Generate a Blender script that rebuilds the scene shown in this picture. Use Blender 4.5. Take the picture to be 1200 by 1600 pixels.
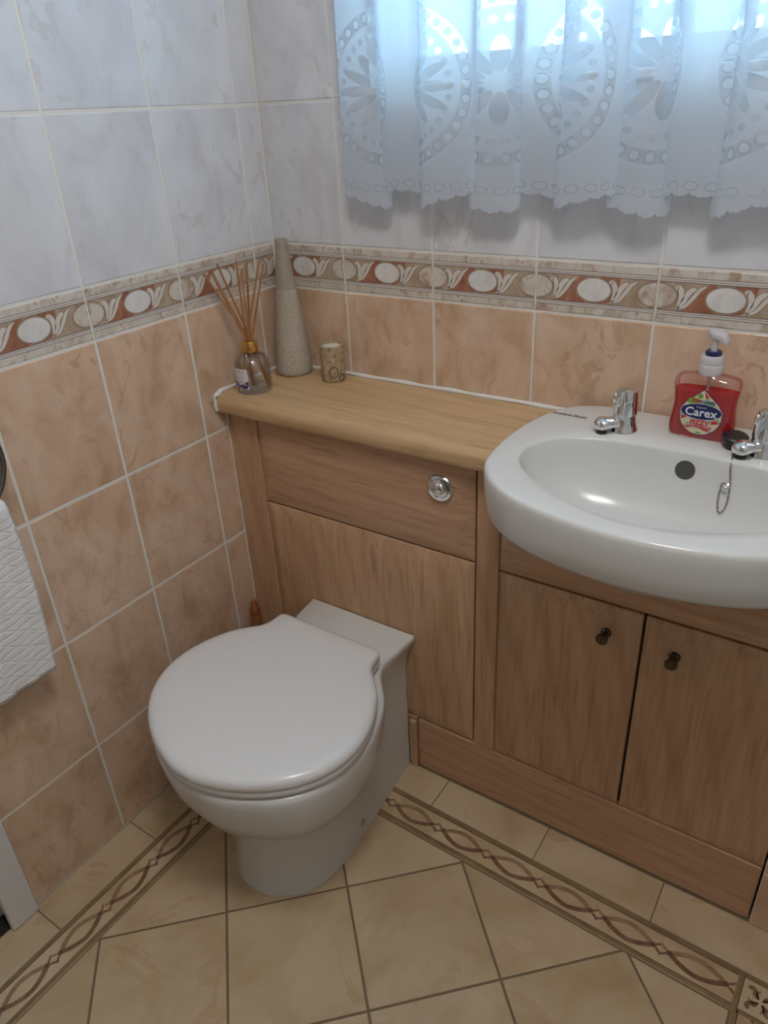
import bpy, bmesh, math, random
from mathutils import Vector, Matrix
from mathutils.bvhtree import BVHTree
random.seed(7)
PI = math.pi
for o in list(bpy.data.objects):
    bpy.data.objects.remove(o)
scene = bpy.context.scene
COL = scene.collection

# ------------------------------------------------------------------ camera
def cam_axes(y, p, r):
    cy, sy = math.cos(y), math.sin(y)
    fwd = Vector((math.cos(p) * sy, math.cos(p) * cy, math.sin(p)))
    right = Vector((cy, -sy, 0))
    up = right.cross(fwd)
    c, s = math.cos(r), math.sin(r)
    return c * right + s * up, -s * right + c * up, fwd
CAM_POS = Vector((1.0847, -1.1963, 1.2939))
cr, cu, cf = cam_axes(-0.6142, -0.4989, -0.0534)
cam_data = bpy.data.cameras.new('camera')
cam = bpy.data.objects.new('camera', cam_data)
COL.objects.link(cam)
cam_data.sensor_fit = 'VERTICAL'
cam_data.sensor_height = 36.0
cam_data.sensor_width = 27.0
cam_data.lens = 1158.78 / 1600 * 36.0
cam_data.clip_start = 0.02
M3 = Matrix((cr, cu, -cf)).transposed()
cam.matrix_world = Matrix.Translation(CAM_POS) @ M3.to_4x4()
scene.camera = cam

# ------------------------------------------------------------------ world: pale overcast sky above, dull ground below
world = bpy.data.worlds.new('world')
scene.world = world
world.use_nodes = True
wn, wl = world.node_tree.nodes, world.node_tree.links
wn.clear()
w_out = wn.new('ShaderNodeOutputWorld')
w_bg = wn.new('ShaderNodeBackground')
w_tc = wn.new('ShaderNodeTexCoord')
w_sep = wn.new('ShaderNodeSeparateXYZ')
w_ramp = wn.new('ShaderNodeValToRGB')
w_ramp.color_ramp.elements[0].position = 0.0
w_ramp.color_ramp.elements[0].color = (0.16, 0.19, 0.15, 1)
w_ramp.color_ramp.elements[1].position = 0.06
w_ramp.color_ramp.elements[1].color = (0.60, 0.81, 1.0, 1)
wl.new(w_tc.outputs['Generated'], w_sep.inputs[0])
wl.new(w_sep.outputs['Z'], w_ramp.inputs[0])
wl.new(w_ramp.outputs[0], w_bg.inputs['Color'])
w_bg.inputs['Strength'].default_value = 7.4
wl.new(w_bg.outputs[0], w_out.inputs[0])

# window opening (used by the portal and the wall)
WX0, WX1, WZ0, WZ1 = 0.255, 1.055, 1.3145, 2.10
pl = bpy.data.lights.new('window_portal', 'AREA')
pl.shape = 'RECTANGLE'
pl.size, pl.size_y = WX1 - WX0, WZ1 - WZ0
pl.cycles.is_portal = True
plo = bpy.data.objects.new('window_portal', pl)
COL.objects.link(plo)
plo.location = ((WX0 + WX1) / 2, 0.115, (WZ0 + WZ1) / 2)
plo.rotation_euler = (math.radians(-90), 0, 0)

scene.view_settings.view_transform = 'Standard'
scene.view_settings.look = 'None'
scene.view_settings.gamma = 1.0
scene.view_settings.use_curve_mapping = False
scene.view_settings.exposure = 0.0
FILL_LAMP = 33.0                            # brightness of the added, unseen fill lamp

# ------------------------------------------------------------------ node helpers
class E:
    """a float socket that records arithmetic as Math nodes"""
    def __init__(s, t, sock): s.t, s.s = t, sock
    def op(s, o, *a):
        n = s.t.nodes.new('ShaderNodeMath'); n.operation = o
        for i, x in enumerate((s,) + a):
            if isinstance(x, E): s.t.links.new(x.s, n.inputs[i])
            else: n.inputs[i].default_value = x
        return E(s.t, n.outputs[0])
    def __add__(s, o): return s.op('ADD', o)
    def __sub__(s, o): return s.op('SUBTRACT', o)
    def __mul__(s, o): return s.op('MULTIPLY', o)
    def __truediv__(s, o): return s.op('DIVIDE', o)
    __radd__ = __add__
    __rmul__ = __mul__
    def __rsub__(s, o): return (s * -1.0) + o
    def abs(s): return s.op('ABSOLUTE')
    def sqrt(s): return s.op('SQRT')
    def pingmod(s, p):           # centred modulo: result in [-p/2, p/2]
        n = (s + p / 2).op('FLOORED_MODULO', p)
        return n - p / 2
    def max(s, o): return s.op('MAXIMUM', o)
    def min(s, o): return s.op('MINIMUM', o)
    def below(s, edge, soft):    # 1 where value < edge
        n = s.t.nodes.new('ShaderNodeMapRange'); n.interpolation_type = 'SMOOTHSTEP'
        s.t.links.new(s.s, n.inputs[0])
        n.inputs[1].default_value = edge - soft; n.inputs[2].default_value = edge + soft
        n.inputs[3].default_value = 1.0; n.inputs[4].default_value = 0.0
        return E(s.t, n.outputs[0])

def new_mat(name):
    m = bpy.data.materials.new(name)
    m.use_nodes = True
    t = m.node_tree
    b = t.nodes['Principled BSDF']
    return m, t, b

def simple(name, col, rough=0.5, metal=0.0, spec=0.5, coat=0.0):
    m, t, b = new_mat(name)
    b.inputs['Base Color'].default_value = (*col, 1)
    b.inputs['Roughness'].default_value = rough
    b.inputs['Metallic'].default_value = metal
    b.inputs['Specular IOR Level'].default_value = spec
    b.inputs['Coat Weight'].default_value = coat
    return m

def coords(t, rnd=True, scale=(1, 1, 1)):
    tc = t.nodes.new('ShaderNodeTexCoord')
    mp = t.nodes.new('ShaderNodeMapping')
    mp.inputs['Scale'].default_value = scale
    t.links.new(tc.outputs['Object'], mp.inputs['Vector'])
    if rnd:
        oi = t.nodes.new('ShaderNodeObjectInfo')
        mu = t.nodes.new('ShaderNodeVectorMath'); mu.operation = 'MULTIPLY_ADD'
        cx = t.nodes.new('ShaderNodeCombineXYZ')
        for i in range(3): t.links.new(oi.outputs['Random'], cx.inputs[i])
        t.links.new(cx.outputs[0], mu.inputs[0])
        mu.inputs[1].default_value = (37.0, 53.0, 71.0)
        t.links.new(mp.outputs[0], mu.inputs[2])
        return mu.outputs[0]
    return mp.outputs[0]

def noise(t, vec, scale, detail=4, rough=0.5, dist=0.0):
    n = t.nodes.new('ShaderNodeTexNoise')
    n.inputs['Scale'].default_value = scale
    n.inputs['Detail'].default_value = detail
    n.inputs['Roughness'].default_value = rough
    n.inputs['Distortion'].default_value = dist
    t.links.new(vec, n.inputs['Vector'])
    return n.outputs['Fac']

def ramp(t, fac, stops):
    r = t.nodes.new('ShaderNodeValToRGB')
    el = r.color_ramp.elements
    while len(el) < len(stops): el.new(0.5)
    for e, (p, c) in zip(el, stops):
        e.position = p
        e.color = (*c, 1) if len(c) == 3 else c
    t.links.new(fac, r.inputs[0])
    return r.outputs[0]

def mixc(t, fac, a, b, mode='MIX'):
    n = t.nodes.new('ShaderNodeMix'); n.data_type = 'RGBA'; n.blend_type = mode
    for sock, v in ((n.inputs[0], fac), (n.inputs[6], a), (n.inputs[7], b)):
        if hasattr(v, 'is_linked'): t.links.new(v, sock)
        elif isinstance(v, (int, float)): sock.default_value = v
        else: sock.default_value = (*v, 1)
    return n.outputs[2]

def bump(t, b, h, strength, dist=0.001):
    n = t.nodes.new('ShaderNodeBump')
    n.inputs['Strength'].default_value = strength
    n.inputs['Distance'].default_value = dist
    t.links.new(h, n.inputs['Height'])
    t.links.new(n.outputs[0], b.inputs['Normal'])

def marble(name, light, mid, dark, vein, rough, s1=9.0, s2=14.0, vamt=0.5, stretch=(1.0, 0.6, 1.0)):
    m, t, b = new_mat(name)
    v = coords(t, True, stretch)
    f1 = noise(t, v, s1, 5, 0.55, 0.6)
    c = ramp(t, f1, [(0.30, dark), (0.48, mid), (0.66, light)])
    f2 = noise(t, v, s2, 6, 0.6, 1.6)
    k = ramp(t, f2, [(0.56, (0, 0, 0)), (0.60, (1, 1, 1)), (0.70, (0.3,) * 3), (0.80, (0, 0, 0))])
    f3 = noise(t, v, s1 * 0.5, 2)
    kk = mixc(t, 1.0, k, ramp(t, f3, [(0.40, (0, 0, 0)), (0.65, (vamt,) * 3)]), 'MULTIPLY')
    c2 = mixc(t, kk, c, vein)
    t.links.new(c2, b.inputs['Base Color'])
    b.inputs['Roughness'].default_value = rough
    f4 = noise(t, v, 16, 2)
    bump(t, b, f4, 0.12, 0.002)
    return m

def wood(name, axis, light, dark, rough=0.42, figure=1.0, rnd=True):
    """beech-effect foil; axis = index of the grain direction"""
    m, t, b = new_mat(name)
    sc = [17.0, 17.0, 17.0]; sc[axis] = 1.1
    v = coords(t, rnd, tuple(sc))
    f1 = noise(t, v, 1.6, 4, 0.6, 1.3)
    c = ramp(t, f1, [(0.28, dark), (0.5, tuple((a + d) / 2 for a, d in zip(light, dark))), (0.72, light)])
    sc2 = [150.0, 150.0, 150.0]; sc2[axis] = 9.0
    v2 = coords(t, rnd, tuple(sc2))
    f2 = noise(t, v2, 1.0, 3, 0.6)
    fleck = ramp(t, f2, [(0.30, (0.70, 0.64, 0.60)), (0.48, (1, 1, 1)), (0.62, (1, 1, 1)), (0.75, (1.05, 1.04, 1.02))])
    c2 = mixc(t, 0.75, c, fleck, 'MULTIPLY')
    sc3 = [5.0, 5.0, 5.0]; sc3[axis] = 0.55
    v3 = coords(t, rnd, tuple(sc3))
    wv = t.nodes.new('ShaderNodeTexWave')
    wv.wave_type = 'RINGS'; wv.rings_direction = 'SPHERICAL'
    wv.inputs['Scale'].default_value = 2.6 * figure
    wv.inputs['Distortion'].default_value = 3.5
    wv.inputs['Detail'].default_value = 3
    t.links.new(v3, wv.inputs['Vector'])
    ring = ramp(t, wv.outputs['Fac'], [(0.0, (0.86, 0.80, 0.76)), (0.35, (1, 1, 1)), (1.0, (1, 1, 1))])
    c3 = mixc(t, 0.55, c2, ring, 'MULTIPLY')
    t.links.new(c3, b.inputs['Base Color'])
    b.inputs['Roughness'].default_value = rough
    bump(t, b, f2, 0.06, 0.0006)
    return m

M = {}
M['tile_pale'] = marble('glazed_pale_tile', (0.72, 0.735, 0.77), (0.66, 0.67, 0.71), (0.59, 0.585, 0.62), (0.50, 0.46, 0.44), 0.11, 11, 20, 0.55)
M['tile_peach'] = marble('glazed_peach_tile', (0.71, 0.525, 0.395), (0.64, 0.45, 0.32), (0.525, 0.345, 0.22), (0.47, 0.29, 0.17), 0.16, 17, 22, 0.7)
M['tile_floor'] = marble('cream_floor_tile', (0.60, 0.475, 0.315), (0.54, 0.415, 0.265), (0.46, 0.335, 0.195), (0.42, 0.26, 0.13), 0.30, 8, 7, 0.6, (1, 1, 1))
M['grout_wall'] = simple('pale_wall_grout', (0.74, 0.72, 0.68), 0.7)
M['grout_floor'] = simple('brown_floor_grout', (0.20, 0.145, 0.09), 0.85)
M['plaster'] = simple('white_ceiling_paint', (0.80, 0.80, 0.79), 0.9)
M['beige_paint'] = simple('warm_beige_wall_paint', (0.34, 0.28, 0.22), 0.9)
M['b_cream'] = marble('border_mottled_cream', (0.66, 0.62, 0.57), (0.60, 0.54, 0.47), (0.40, 0.28, 0.21), (0.34, 0.20, 0.13), 0.2, 50, 80, 0.8)
M['b_white'] = marble('border_white_oval', (0.74, 0.73, 0.71), (0.70, 0.68, 0.66), (0.62, 0.58, 0.55), (0.55, 0.5, 0.45), 0.15, 30, 40, 0.3)
M['b_stripe'] = simple('border_pale_stripe', (0.66, 0.62, 0.58), 0.2)
M['b_beige'] = marble('border_beige_field', (0.50, 0.39, 0.29), (0.43, 0.32, 0.23), (0.36, 0.25, 0.17), (0.5, 0.42, 0.33), 0.2, 40, 60, 0.4)
M['b_red'] = marble('border_terracotta_field', (0.40, 0.18, 0.115), (0.34, 0.145, 0.09), (0.28, 0.11, 0.07), (0.5, 0.32, 0.24), 0.2, 50, 60, 0.5)
M['b_leaf'] = simple('border_pale_leaf', (0.66, 0.61, 0.55), 0.2)
M['b_line'] = simple('border_dark_line', (0.19, 0.135, 0.11), 0.3)
M['f_tan'] = marble('floor_band_tan', (0.30, 0.20, 0.105), (0.25, 0.165, 0.085), (0.20, 0.13, 0.065), (0.18, 0.11, 0.06), 0.35, 30, 40, 0.4)
M['f_brown'] = marble('floor_chain_brown', (0.27, 0.155, 0.095), (0.21, 0.115, 0.068), (0.15, 0.08, 0.045), (0.15, 0.08, 0.05), 0.35, 60, 60, 0.4)
M['f_pale'] = marble('floor_chain_tan', (0.36, 0.245, 0.15), (0.30, 0.20, 0.115), (0.25, 0.16, 0.09), (0.28, 0.18, 0.1), 0.35, 60, 60, 0.4)
M['f_dark'] = simple('floor_chain_dark', (0.11, 0.065, 0.04), 0.4)
M['wood_v'] = wood('beech_foil_vertical', 2, (0.60, 0.385, 0.235), (0.485, 0.29, 0.165))
M['wood_h'] = wood('beech_foil_horizontal', 0, (0.59, 0.37, 0.23), (0.48, 0.285, 0.17))
M['wood_top'] = wood('beech_worktop_laminate', 0, (0.62, 0.425, 0.235), (0.53, 0.345, 0.18), 0.30)
M['carcass'] = simple('dark_cabinet_inside', (0.10, 0.065, 0.04), 0.7)
M['ceramic'] = simple('white_vitreous_china', (0.665, 0.665, 0.65), 0.19, 0, 0.5)
M['seat'] = simple('white_seat_plastic', (0.74, 0.735, 0.735), 0.20)
M['chrome'] = simple('polished_chrome', (0.78, 0.79, 0.80), 0.06, 1.0)
M['gunmetal'] = simple('dark_chrome_ring', (0.25, 0.25, 0.26), 0.15, 1.0)
M['steel'] = simple('dull_steel', (0.35, 0.34, 0.33), 0.35, 1.0)
M['brass_old'] = simple('aged_bronze', (0.10, 0.085, 0.065), 0.30, 1.0)
M['brass_chain'] = simple('antique_ball_chain', (0.34, 0.30, 0.22), 0.35, 1.0)
M['overflow'] = simple('dark_overflow_mesh', (0.12, 0.115, 0.11), 0.5, 0.6)
M['gold'] = simple('gold_collar_metal', (0.75, 0.46, 0.14), 0.16, 1.0)
M['rubber'] = simple('black_rubber', (0.012, 0.012, 0.015), 0.4)
M['white_paint'] = simple('white_gloss_paint', (0.68, 0.68, 0.67), 0.3)
M['upvc'] = simple('white_upvc', (0.75, 0.77, 0.78), 0.3)
M['sealant'] = simple('white_sealant', (0.78, 0.77, 0.75), 0.35)
M['wax'] = simple('white_candle_wax', (0.75, 0.72, 0.65), 0.5)
M['ink'] = simple('dark_script_ink', (0.03, 0.03, 0.035), 0.5)
M['ink_grey'] = simple('grey_ink', (0.30, 0.30, 0.34), 0.5)
M['paper'] = simple('white_label_paper', (0.70, 0.67, 0.68), 0.6)
M['purple'] = simple('purple_lavender_print', (0.05, 0.03, 0.13), 0.6)
M['violet'] = simple('violet_lavender_print', (0.13, 0.08, 0.26), 0.6)
M['navy'] = simple('navy_plastic', (0.008, 0.018, 0.10), 0.3)
M['frost'] = None
M['dark_void'] = simple('dark_hall_carpet', (0.02, 0.018, 0.015), 0.9)

def m_reed():
    m, t, b = new_mat('rattan_reed')
    v = coords(t, True, (1, 1, 0.2))
    f = noise(t, v, 120, 3)
    t.links.new(ramp(t, f, [(0.3, (0.30, 0.125, 0.04)), (0.7, (0.47, 0.22, 0.085))]), b.inputs['Base Color'])
    b.inputs['Roughness'].default_value = 0.55
    return m
M['reed'] = m_reed()

def m_handle():
    m, t, b = new_mat('red_brown_turned_wood')
    v = coords(t, False, (1, 1, 0.1))
    f = noise(t, v, 160, 3)
    t.links.new(ramp(t, f, [(0.3, (0.20, 0.06, 0.02)), (0.7, (0.36, 0.125, 0.045))]), b.inputs['Base Color'])
    b.inputs['Roughness'].default_value = 0.35
    return m
M['handle'] = m_handle()

def m_stone(name, a, c, rough=0.75):
    m, t, b = new_mat(name)
    v = coords(t, False)
    f = noise(t, v, 260, 4, 0.7)
    f2 = noise(t, coords(t, False, (1, 1, 0.25)), 30, 3)
    c1 = ramp(t, f, [(0.32, c), (0.5, a), (0.7, tuple(min(1, x * 1.15) for x in a))])
    c2 = mixc(t, 0.5, c1, ramp(t, f2, [(0.35, (0.80, 0.78, 0.76)), (0.65, (1.05, 1.04, 1.03))]), 'MULTIPLY')
    t.links.new(c2, b.inputs['Base Color'])
    b.inputs['Roughness'].default_value = rough
    bump(t, b, f, 0.35, 0.0008)
    return m
M['stone_low'] = m_stone('grey_beige_stoneware', (0.46, 0.41, 0.34), (0.33, 0.285, 0.225))
M['stone_up'] = m_stone('smooth_grey_stoneware', (0.37, 0.32, 0.265), (0.30, 0.25, 0.20), 0.5)

def m_bark():
    m, t, b = new_mat('birch_bark')
    v = coords(t, False, (1, 1, 0.8))
    f = noise(t, v, 130, 5, 0.7, 0.8)
    c = ramp(t, f, [(0.36, (0.11, 0.07, 0.04)), (0.42, (0.34, 0.25, 0.15)), (0.56, (0.48, 0.37, 0.23)), (0.75, (0.56, 0.46, 0.32))])
    t.links.new(c, b.inputs['Base Color'])
    b.inputs['Roughness'].default_value = 0.8
    bump(t, b, f, 0.5, 0.0012)
    return m
M['bark'] = m_bark()
M['bark_dark'] = simple('dark_bark_ring', (0.13, 0.085, 0.05), 0.8)

def thin_clear(name, tint, gloss=0.12, rough=0.02):
    m = bpy.data.materials.new(name); m.use_nodes = True
    t = m.node_tree; t.nodes.clear()
    out = t.nodes.new('ShaderNodeOutputMaterial')
    tr = t.nodes.new('ShaderNodeBsdfTransparent'); tr.inputs[0].default_value = (*tint, 1)
    gl = t.nodes.new('ShaderNodeBsdfGlossy'); gl.inputs['Roughness'].default_value = rough
    gl.inputs['Color'].default_value = (0.9, 0.9, 0.92, 1)
    lw = t.nodes.new('ShaderNodeLayerWeight'); lw.inputs[0].default_value = 0.35
    mr = t.nodes.new('ShaderNodeMapRange')
    t.links.new(lw.outputs['Fresnel'], mr.inputs[0])
    mr.inputs[3].default_value = gloss * 0.35; mr.inputs[4].default_value = min(1.0, gloss * 5)
    mx = t.nodes.new('ShaderNodeMixShader')
    t.links.new(mr.outputs[0], mx.inputs[0]); t.links.new(tr.outputs[0], mx.inputs[1]); t.links.new(gl.outputs[0], mx.inputs[2])
    t.links.new(mx.outputs[0], out.inputs[0])
    return m
M['glass'] = thin_clear('clear_bottle_glass', (0.985, 0.985, 0.975), 0.11)
M['clear_plastic'] = thin_clear('clear_pink_plastic', (0.97, 0.86, 0.87), 0.12)

def m_pane():
    m = bpy.data.materials.new('obscure_window_glass'); m.use_nodes = True
    t = m.node_tree; t.nodes.clear()
    out = t.nodes.new('ShaderNodeOutputMaterial')
    tr = t.nodes.new('ShaderNodeBsdfTransparent'); tr.inputs[0].default_value = (0.88, 0.95, 0.98, 1)
    tl = t.nodes.new('ShaderNodeBsdfTranslucent'); tl.inputs[0].default_value = (0.80, 0.90, 0.96, 1)
    mx = t.nodes.new('ShaderNodeMixShader'); mx.inputs[0].default_value = 0.97
    t.links.new(tr.outputs[0], mx.inputs[1]); t.links.new(tl.outputs[0], mx.inputs[2])
    gl = t.nodes.new('ShaderNodeBsdfGlossy'); gl.inputs['Roughness'].default_value = 0.15
    mx2 = t.nodes.new('ShaderNodeMixShader'); mx2.inputs[0].default_value = 0.05
    t.links.new(mx.outputs[0], mx2.inputs[1]); t.links.new(gl.outputs[0], mx2.inputs[2])
    t.links.new(mx2.outputs[0], out.inputs[0])
    return m
M['frost'] = m_pane()

def m_plastic_frost():
    m, t, b = new_mat('frosted_white_plastic')
    b.inputs['Base Color'].default_value = (0.78, 0.76, 0.80, 1)
    b.inputs['Roughness'].default_value = 0.3
    b.inputs['Transmission Weight'].default_value = 0.35
    return m
M['pump'] = m_plastic_frost()

def m_soap():
    m = bpy.data.materials.new('red_liquid_soap'); m.use_nodes = True
    t = m.node_tree; t.nodes.clear()
    out = t.nodes.new('ShaderNodeOutputMaterial')
    tr = t.nodes.new('ShaderNodeBsdfTransparent'); tr.inputs[0].default_value = (0.93, 0.20, 0.18, 1)
    tl = t.nodes.new('ShaderNodeBsdfTranslucent'); tl.inputs[0].default_value = (0.95, 0.10, 0.07, 1)
    df = t.nodes.new('ShaderNodeBsdfDiffuse'); df.inputs[0].default_value = (0.75, 0.045, 0.045, 1)
    gl = t.nodes.new('ShaderNodeBsdfGlossy'); gl.inputs['Roughness'].default_value = 0.06
    a = t.nodes.new('ShaderNodeMixShader'); a.inputs[0].default_value = 0.45
    t.links.new(tl.outputs[0], a.inputs[1]); t.links.new(df.outputs[0], a.inputs[2])
    c = t.nodes.new('ShaderNodeMixShader'); c.inputs[0].default_value = 0.62
    t.links.new(tr.outputs[0], c.inputs[1]); t.links.new(a.outputs[0], c.inputs[2])
    d = t.nodes.new('ShaderNodeMixShader'); d.inputs[0].default_value = 0.05
    t.links.new(c.outputs[0], d.inputs[1]); t.links.new(gl.outputs[0], d.inputs[2])
    t.links.new(d.outputs[0], out.inputs[0])
    return m
M['soap'] = m_soap()
for nm, c in dict(l_cream=(0.62, 0.60, 0.38), l_green=(0.18, 0.33, 0.05), l_red=(0.55, 0.02, 0.03), l_white=(0.78, 0.76, 0.80),
                  l_navy=(0.008, 0.016, 0.10), l_purple=(0.16, 0.03, 0.14), l_dgreen=(0.04, 0.16, 0.03), l_blue=(0.02, 0.08, 0.25)).items():
    M[nm] = simple('print_' + nm[2:], c, 0.35)

def m_towel():
    m, t, b = new_mat('white_quilted_cloth')
    tc = t.nodes.new('ShaderNodeTexCoord')
    sp = t.nodes.new('ShaderNodeSeparateXYZ'); t.links.new(tc.outputs['UV'], sp.inputs[0])
    u, v = E(t, sp.outputs[0]), E(t, sp.outputs[1])
    d1 = (u * 0.62 + v).pingmod(0.030).abs()
    d2 = (u * -0.16 + v).pingmod(0.0135).abs()
    d = d1.min(d2)
    h = d.op('MULTIPLY', 330.0).min(1.0)
    nz = noise(t, tc.outputs['Object'], 420, 2)
    hh = h + E(t, nz) * 0.25
    b.inputs['Base Color'].default_value = (0.78, 0.78, 0.785, 1)
    b.inputs['Roughness'].default_value = 0.9
    bump(t, b, hh.s, 0.42, 0.0018)
    return m
M['towel'] = m_towel()

PU, UC, VC = 0.190, 0.095, 0.0      # lace repeat width, first medallion centre; v is measured from the medallion centre height
def m_lace():
    m = bpy.data.materials.new('white_net_lace'); m.use_nodes = True
    t = m.node_tree; t.nodes.clear()
    out = t.nodes.new('ShaderNodeOutputMaterial')
    tc = t.nodes.new('ShaderNodeTexCoord')
    sp = t.nodes.new('ShaderNodeSeparateXYZ'); t.links.new(tc.outputs['UV'], sp.inputs[0])
    u, v0 = E(t, sp.outputs[0]), E(t, sp.outputs[1])
    du = (u - UC).pingmod(PU)
    v = (v0 - 0.0).pingmod(0.40)
    # twelve-petal flower
    rr = (du * du + v * v).sqrt()
    ang = v.op('ARCTAN2', du)
    fa = ang.pingmod(2 * PI / 12)
    px = rr * fa.op('COSINE'); py = rr * fa.op('SINE')
    ell = (((px - 0.036) / 0.0235) * ((px - 0.036) / 0.0235) + (py / 0.0074) * (py / 0.0074)).sqrt()
    petal = ell.below(1.0, 0.08)
    eye = rr.below(0.006, 0.001)
    # oval rings
    ex = du / 0.078; ey = v / 0.112
    er = (ex * ex + ey * ey).sqrt()
    ea = ey.op('ARCTAN2', ex)
    line1 = (er - 0.80).abs().below(0.012, 0.008)
    line1b = (er - 0.84).abs().below(0.008, 0.008)
    band = (er - 0.93).abs().below(0.085, 0.01)
    dl = ea.pingmod(2 * PI / 34) * 0.093
    dr = (er - 0.93) * 0.093
    dots = (dl * dl + dr * dr).sqrt().below(0.0052, 0.0012)
    edge = (er - 1.03 - (ea * 17.0).op('SINE').abs() * 0.02).abs().below(0.012, 0.008)
    dl2 = ea.pingmod(2 * PI / 30) * 0.066
    dr2 = (er - 0.71) * 0.093
    beads = (dl2 * dl2 + dr2 * dr2).sqrt().below(0.0042, 0.001)
    # arches below each oval and hem flowers
    ax_ = du / 0.100; ay = (v + 0.0) / 0.142
    ar = (ax_ * ax_ + ay * ay).sqrt()
    low = v.below(-0.03, 0.02)
    arch = ((ar - 1.0).abs().below(0.014, 0.008)).max((ar - 1.06).abs().below(0.008, 0.006)) * low
    dl3 = (u).pingmod(0.0165); dr3 = v + 0.150 + (du.abs() * -0.12)
    r3 = (dl3 * dl3 + dr3 * dr3).sqrt()
    hemring = (r3 - 0.0036).abs().below(0.0010, 0.0006)
    hemhole = (r3 - 0.0056).abs().below(0.0007, 0.0004)
    pin = ((dl * dl + dr * dr).sqrt() - 0.0062).abs().below(0.0007, 0.0004)
    hem = v0.below(-0.158, 0.006)
    mesh = noise(t, tc.outputs['UV'], 900, 1)
    D = E(t, mesh) * 0.12 + 0.865
    D = D - petal * 0.55 - beads * 0.38 - band * 0.28 - hemhole * 0.3 - pin * 0.45
    D = D + hem * 0.10
    wht = line1.max(line1b * 0.6).max(dots).max(edge).max(eye).max(arch).max(hemring)
    D = D.op('MAXIMUM', wht * 0.96).min(0.975).max(0.12)
    tr = t.nodes.new('ShaderNodeBsdfTransparent'); tr.inputs[0].default_value = (1, 1, 1, 1)
    df = t.nodes.new('ShaderNodeBsdfDiffuse'); df.inputs[0].default_value = (0.79, 0.82, 0.87, 1)
    tl = t.nodes.new('ShaderNodeBsdfTranslucent'); tl.inputs[0].default_value = (0.76, 0.85, 0.93, 1)
    a = t.nodes.new('ShaderNodeMixShader'); a.inputs[0].default_value = 0.60
    t.links.new(df.outputs[0], a.inputs[1]); t.links.new(tl.outputs[0], a.inputs[2])
    c = t.nodes.new('ShaderNodeMixShader')
    t.links.new(D.s, c.inputs[0]); t.links.new(tr.outputs[0], c.inputs[1]); t.links.new(a.outputs[0], c.inputs[2])
    t.links.new(c.outputs[0], out.inputs[0])
    return m
M['lace'] = m_lace()

# ------------------------------------------------------------------ mesh helpers
class MB:
    def __init__(s): s.v, s.f, s.m = [], [], []
    def face(s, pts, mi=0):
        b = len(s.v); s.v += [tuple(p) for p in pts]; s.f.append(tuple(range(b, b + len(pts)))); s.m.append(mi)
    def add(s, vs, fs, mi=0):
        b = len(s.v); s.v += [tuple(p) for p in vs]
        for f in fs: s.f.append(tuple(i + b for i in f)); s.m.append(mi)
    def box(s, x0, x1, y0, y1, z0, z1, mi=0):
        vs = [(x, y, z) for z in (z0, z1) for y in (y0, y1) for x in (x0, x1)]
        s.add(vs, [(0, 2, 3, 1), (4, 5, 7, 6), (0, 1, 5, 4), (2, 6, 7, 3), (0, 4, 6, 2), (1, 3, 7, 5)], mi)
    def loft(s, rows, closed=True, cap0=True, cap1=True, mi=0):
        n = len(rows[0]); vs = [p for r in rows for p in r]; fs = []
        for i in range(len(rows) - 1):
            for j in range(n if closed else n - 1):
                k = (j + 1) % n
                fs.append((i * n + j, i * n + k, (i + 1) * n + k, (i + 1) * n + j))
        if cap0: fs.append(tuple(reversed(range(n))))
        if cap1: fs.append(tuple((len(rows) - 1) * n + j for j in range(n)))
        s.add(vs, fs, mi)
    def lathe(s, prof, c=(0, 0, 0), n=32, axis='z', mi=0, cap0=True, cap1=True):
        rows = []
        for r, h in prof:
            row = []
            for j in range(n):
                a = 2 * PI * j / n; x, y = r * math.cos(a), r * math.sin(a)
                if axis == 'z': p = (c[0] + x, c[1] + y, c[2] + h)
                elif axis == 'y': p = (c[0] + x, c[1] - h, c[2] + y)      # h grows towards -y
                else: p = (c[0] + h, c[1] + x, c[2] + y)
                row.append(p)
            rows.append(row)
        s.loft(rows, True, cap0, cap1, mi)
    def tube(s, path, rad, n=10, closed=False, mi=0, cap=True):
        P = [Vector(p) for p in path]; rows = []
        up = Vector((0.123, 0.31, 0.94))
        for i, p in enumerate(P):
            if closed: d = P[(i + 1) % len(P)] - P[i - 1]
            else: d = P[min(i + 1, len(P) - 1)] - P[max(i - 1, 0)]
            d.normalize()
            a = d.cross(up)
            if a.length < 1e-3: a = d.cross(Vector((1, 0, 0)))
            a.normalize(); b = a.cross(d)
            r = rad[i] if isinstance(rad, (list, tuple)) else rad
            rows.append([p + r * (math.cos(2 * PI * j / n) * a + math.sin(2 * PI * j / n) * b) for j in range(n)])
        if closed: rows.append(rows[0])
        s.loft(rows, True, cap and not closed, cap and not closed, mi)
    def sphere(s, c, r, n=8, k=5, mi=0):
        prof = [(max(1e-5, r * math.sin(PI * i / k)), -r * math.cos(PI * i / k)) for i in range(k + 1)]
        s.lathe(prof, c, n, 'z', mi)

def mesh_from(name, mb, smooth=None, recalc=True):
    me = bpy.data.meshes.new(name)
    me.from_pydata(mb.v, [], mb.f)
    me.polygons.foreach_set('material_index', mb.m)
    if recalc:
        bm = bmesh.new(); bm.from_mesh(me)
        bmesh.ops.remove_doubles(bm, verts=bm.verts, dist=1e-6)
        bmesh.ops.recalc_face_normals(bm, faces=bm.faces)
        bm.to_mesh(me); bm.free()
    if smooth is not None:
        me.shade_smooth()
        me.set_sharp_from_angle(angle=math.radians(smooth))
    me.update()
    return me

def world_off(o):
    v = Vector((0, 0, 0))
    while o is not None:
        v += o.location; o = o.parent
    return v

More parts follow.
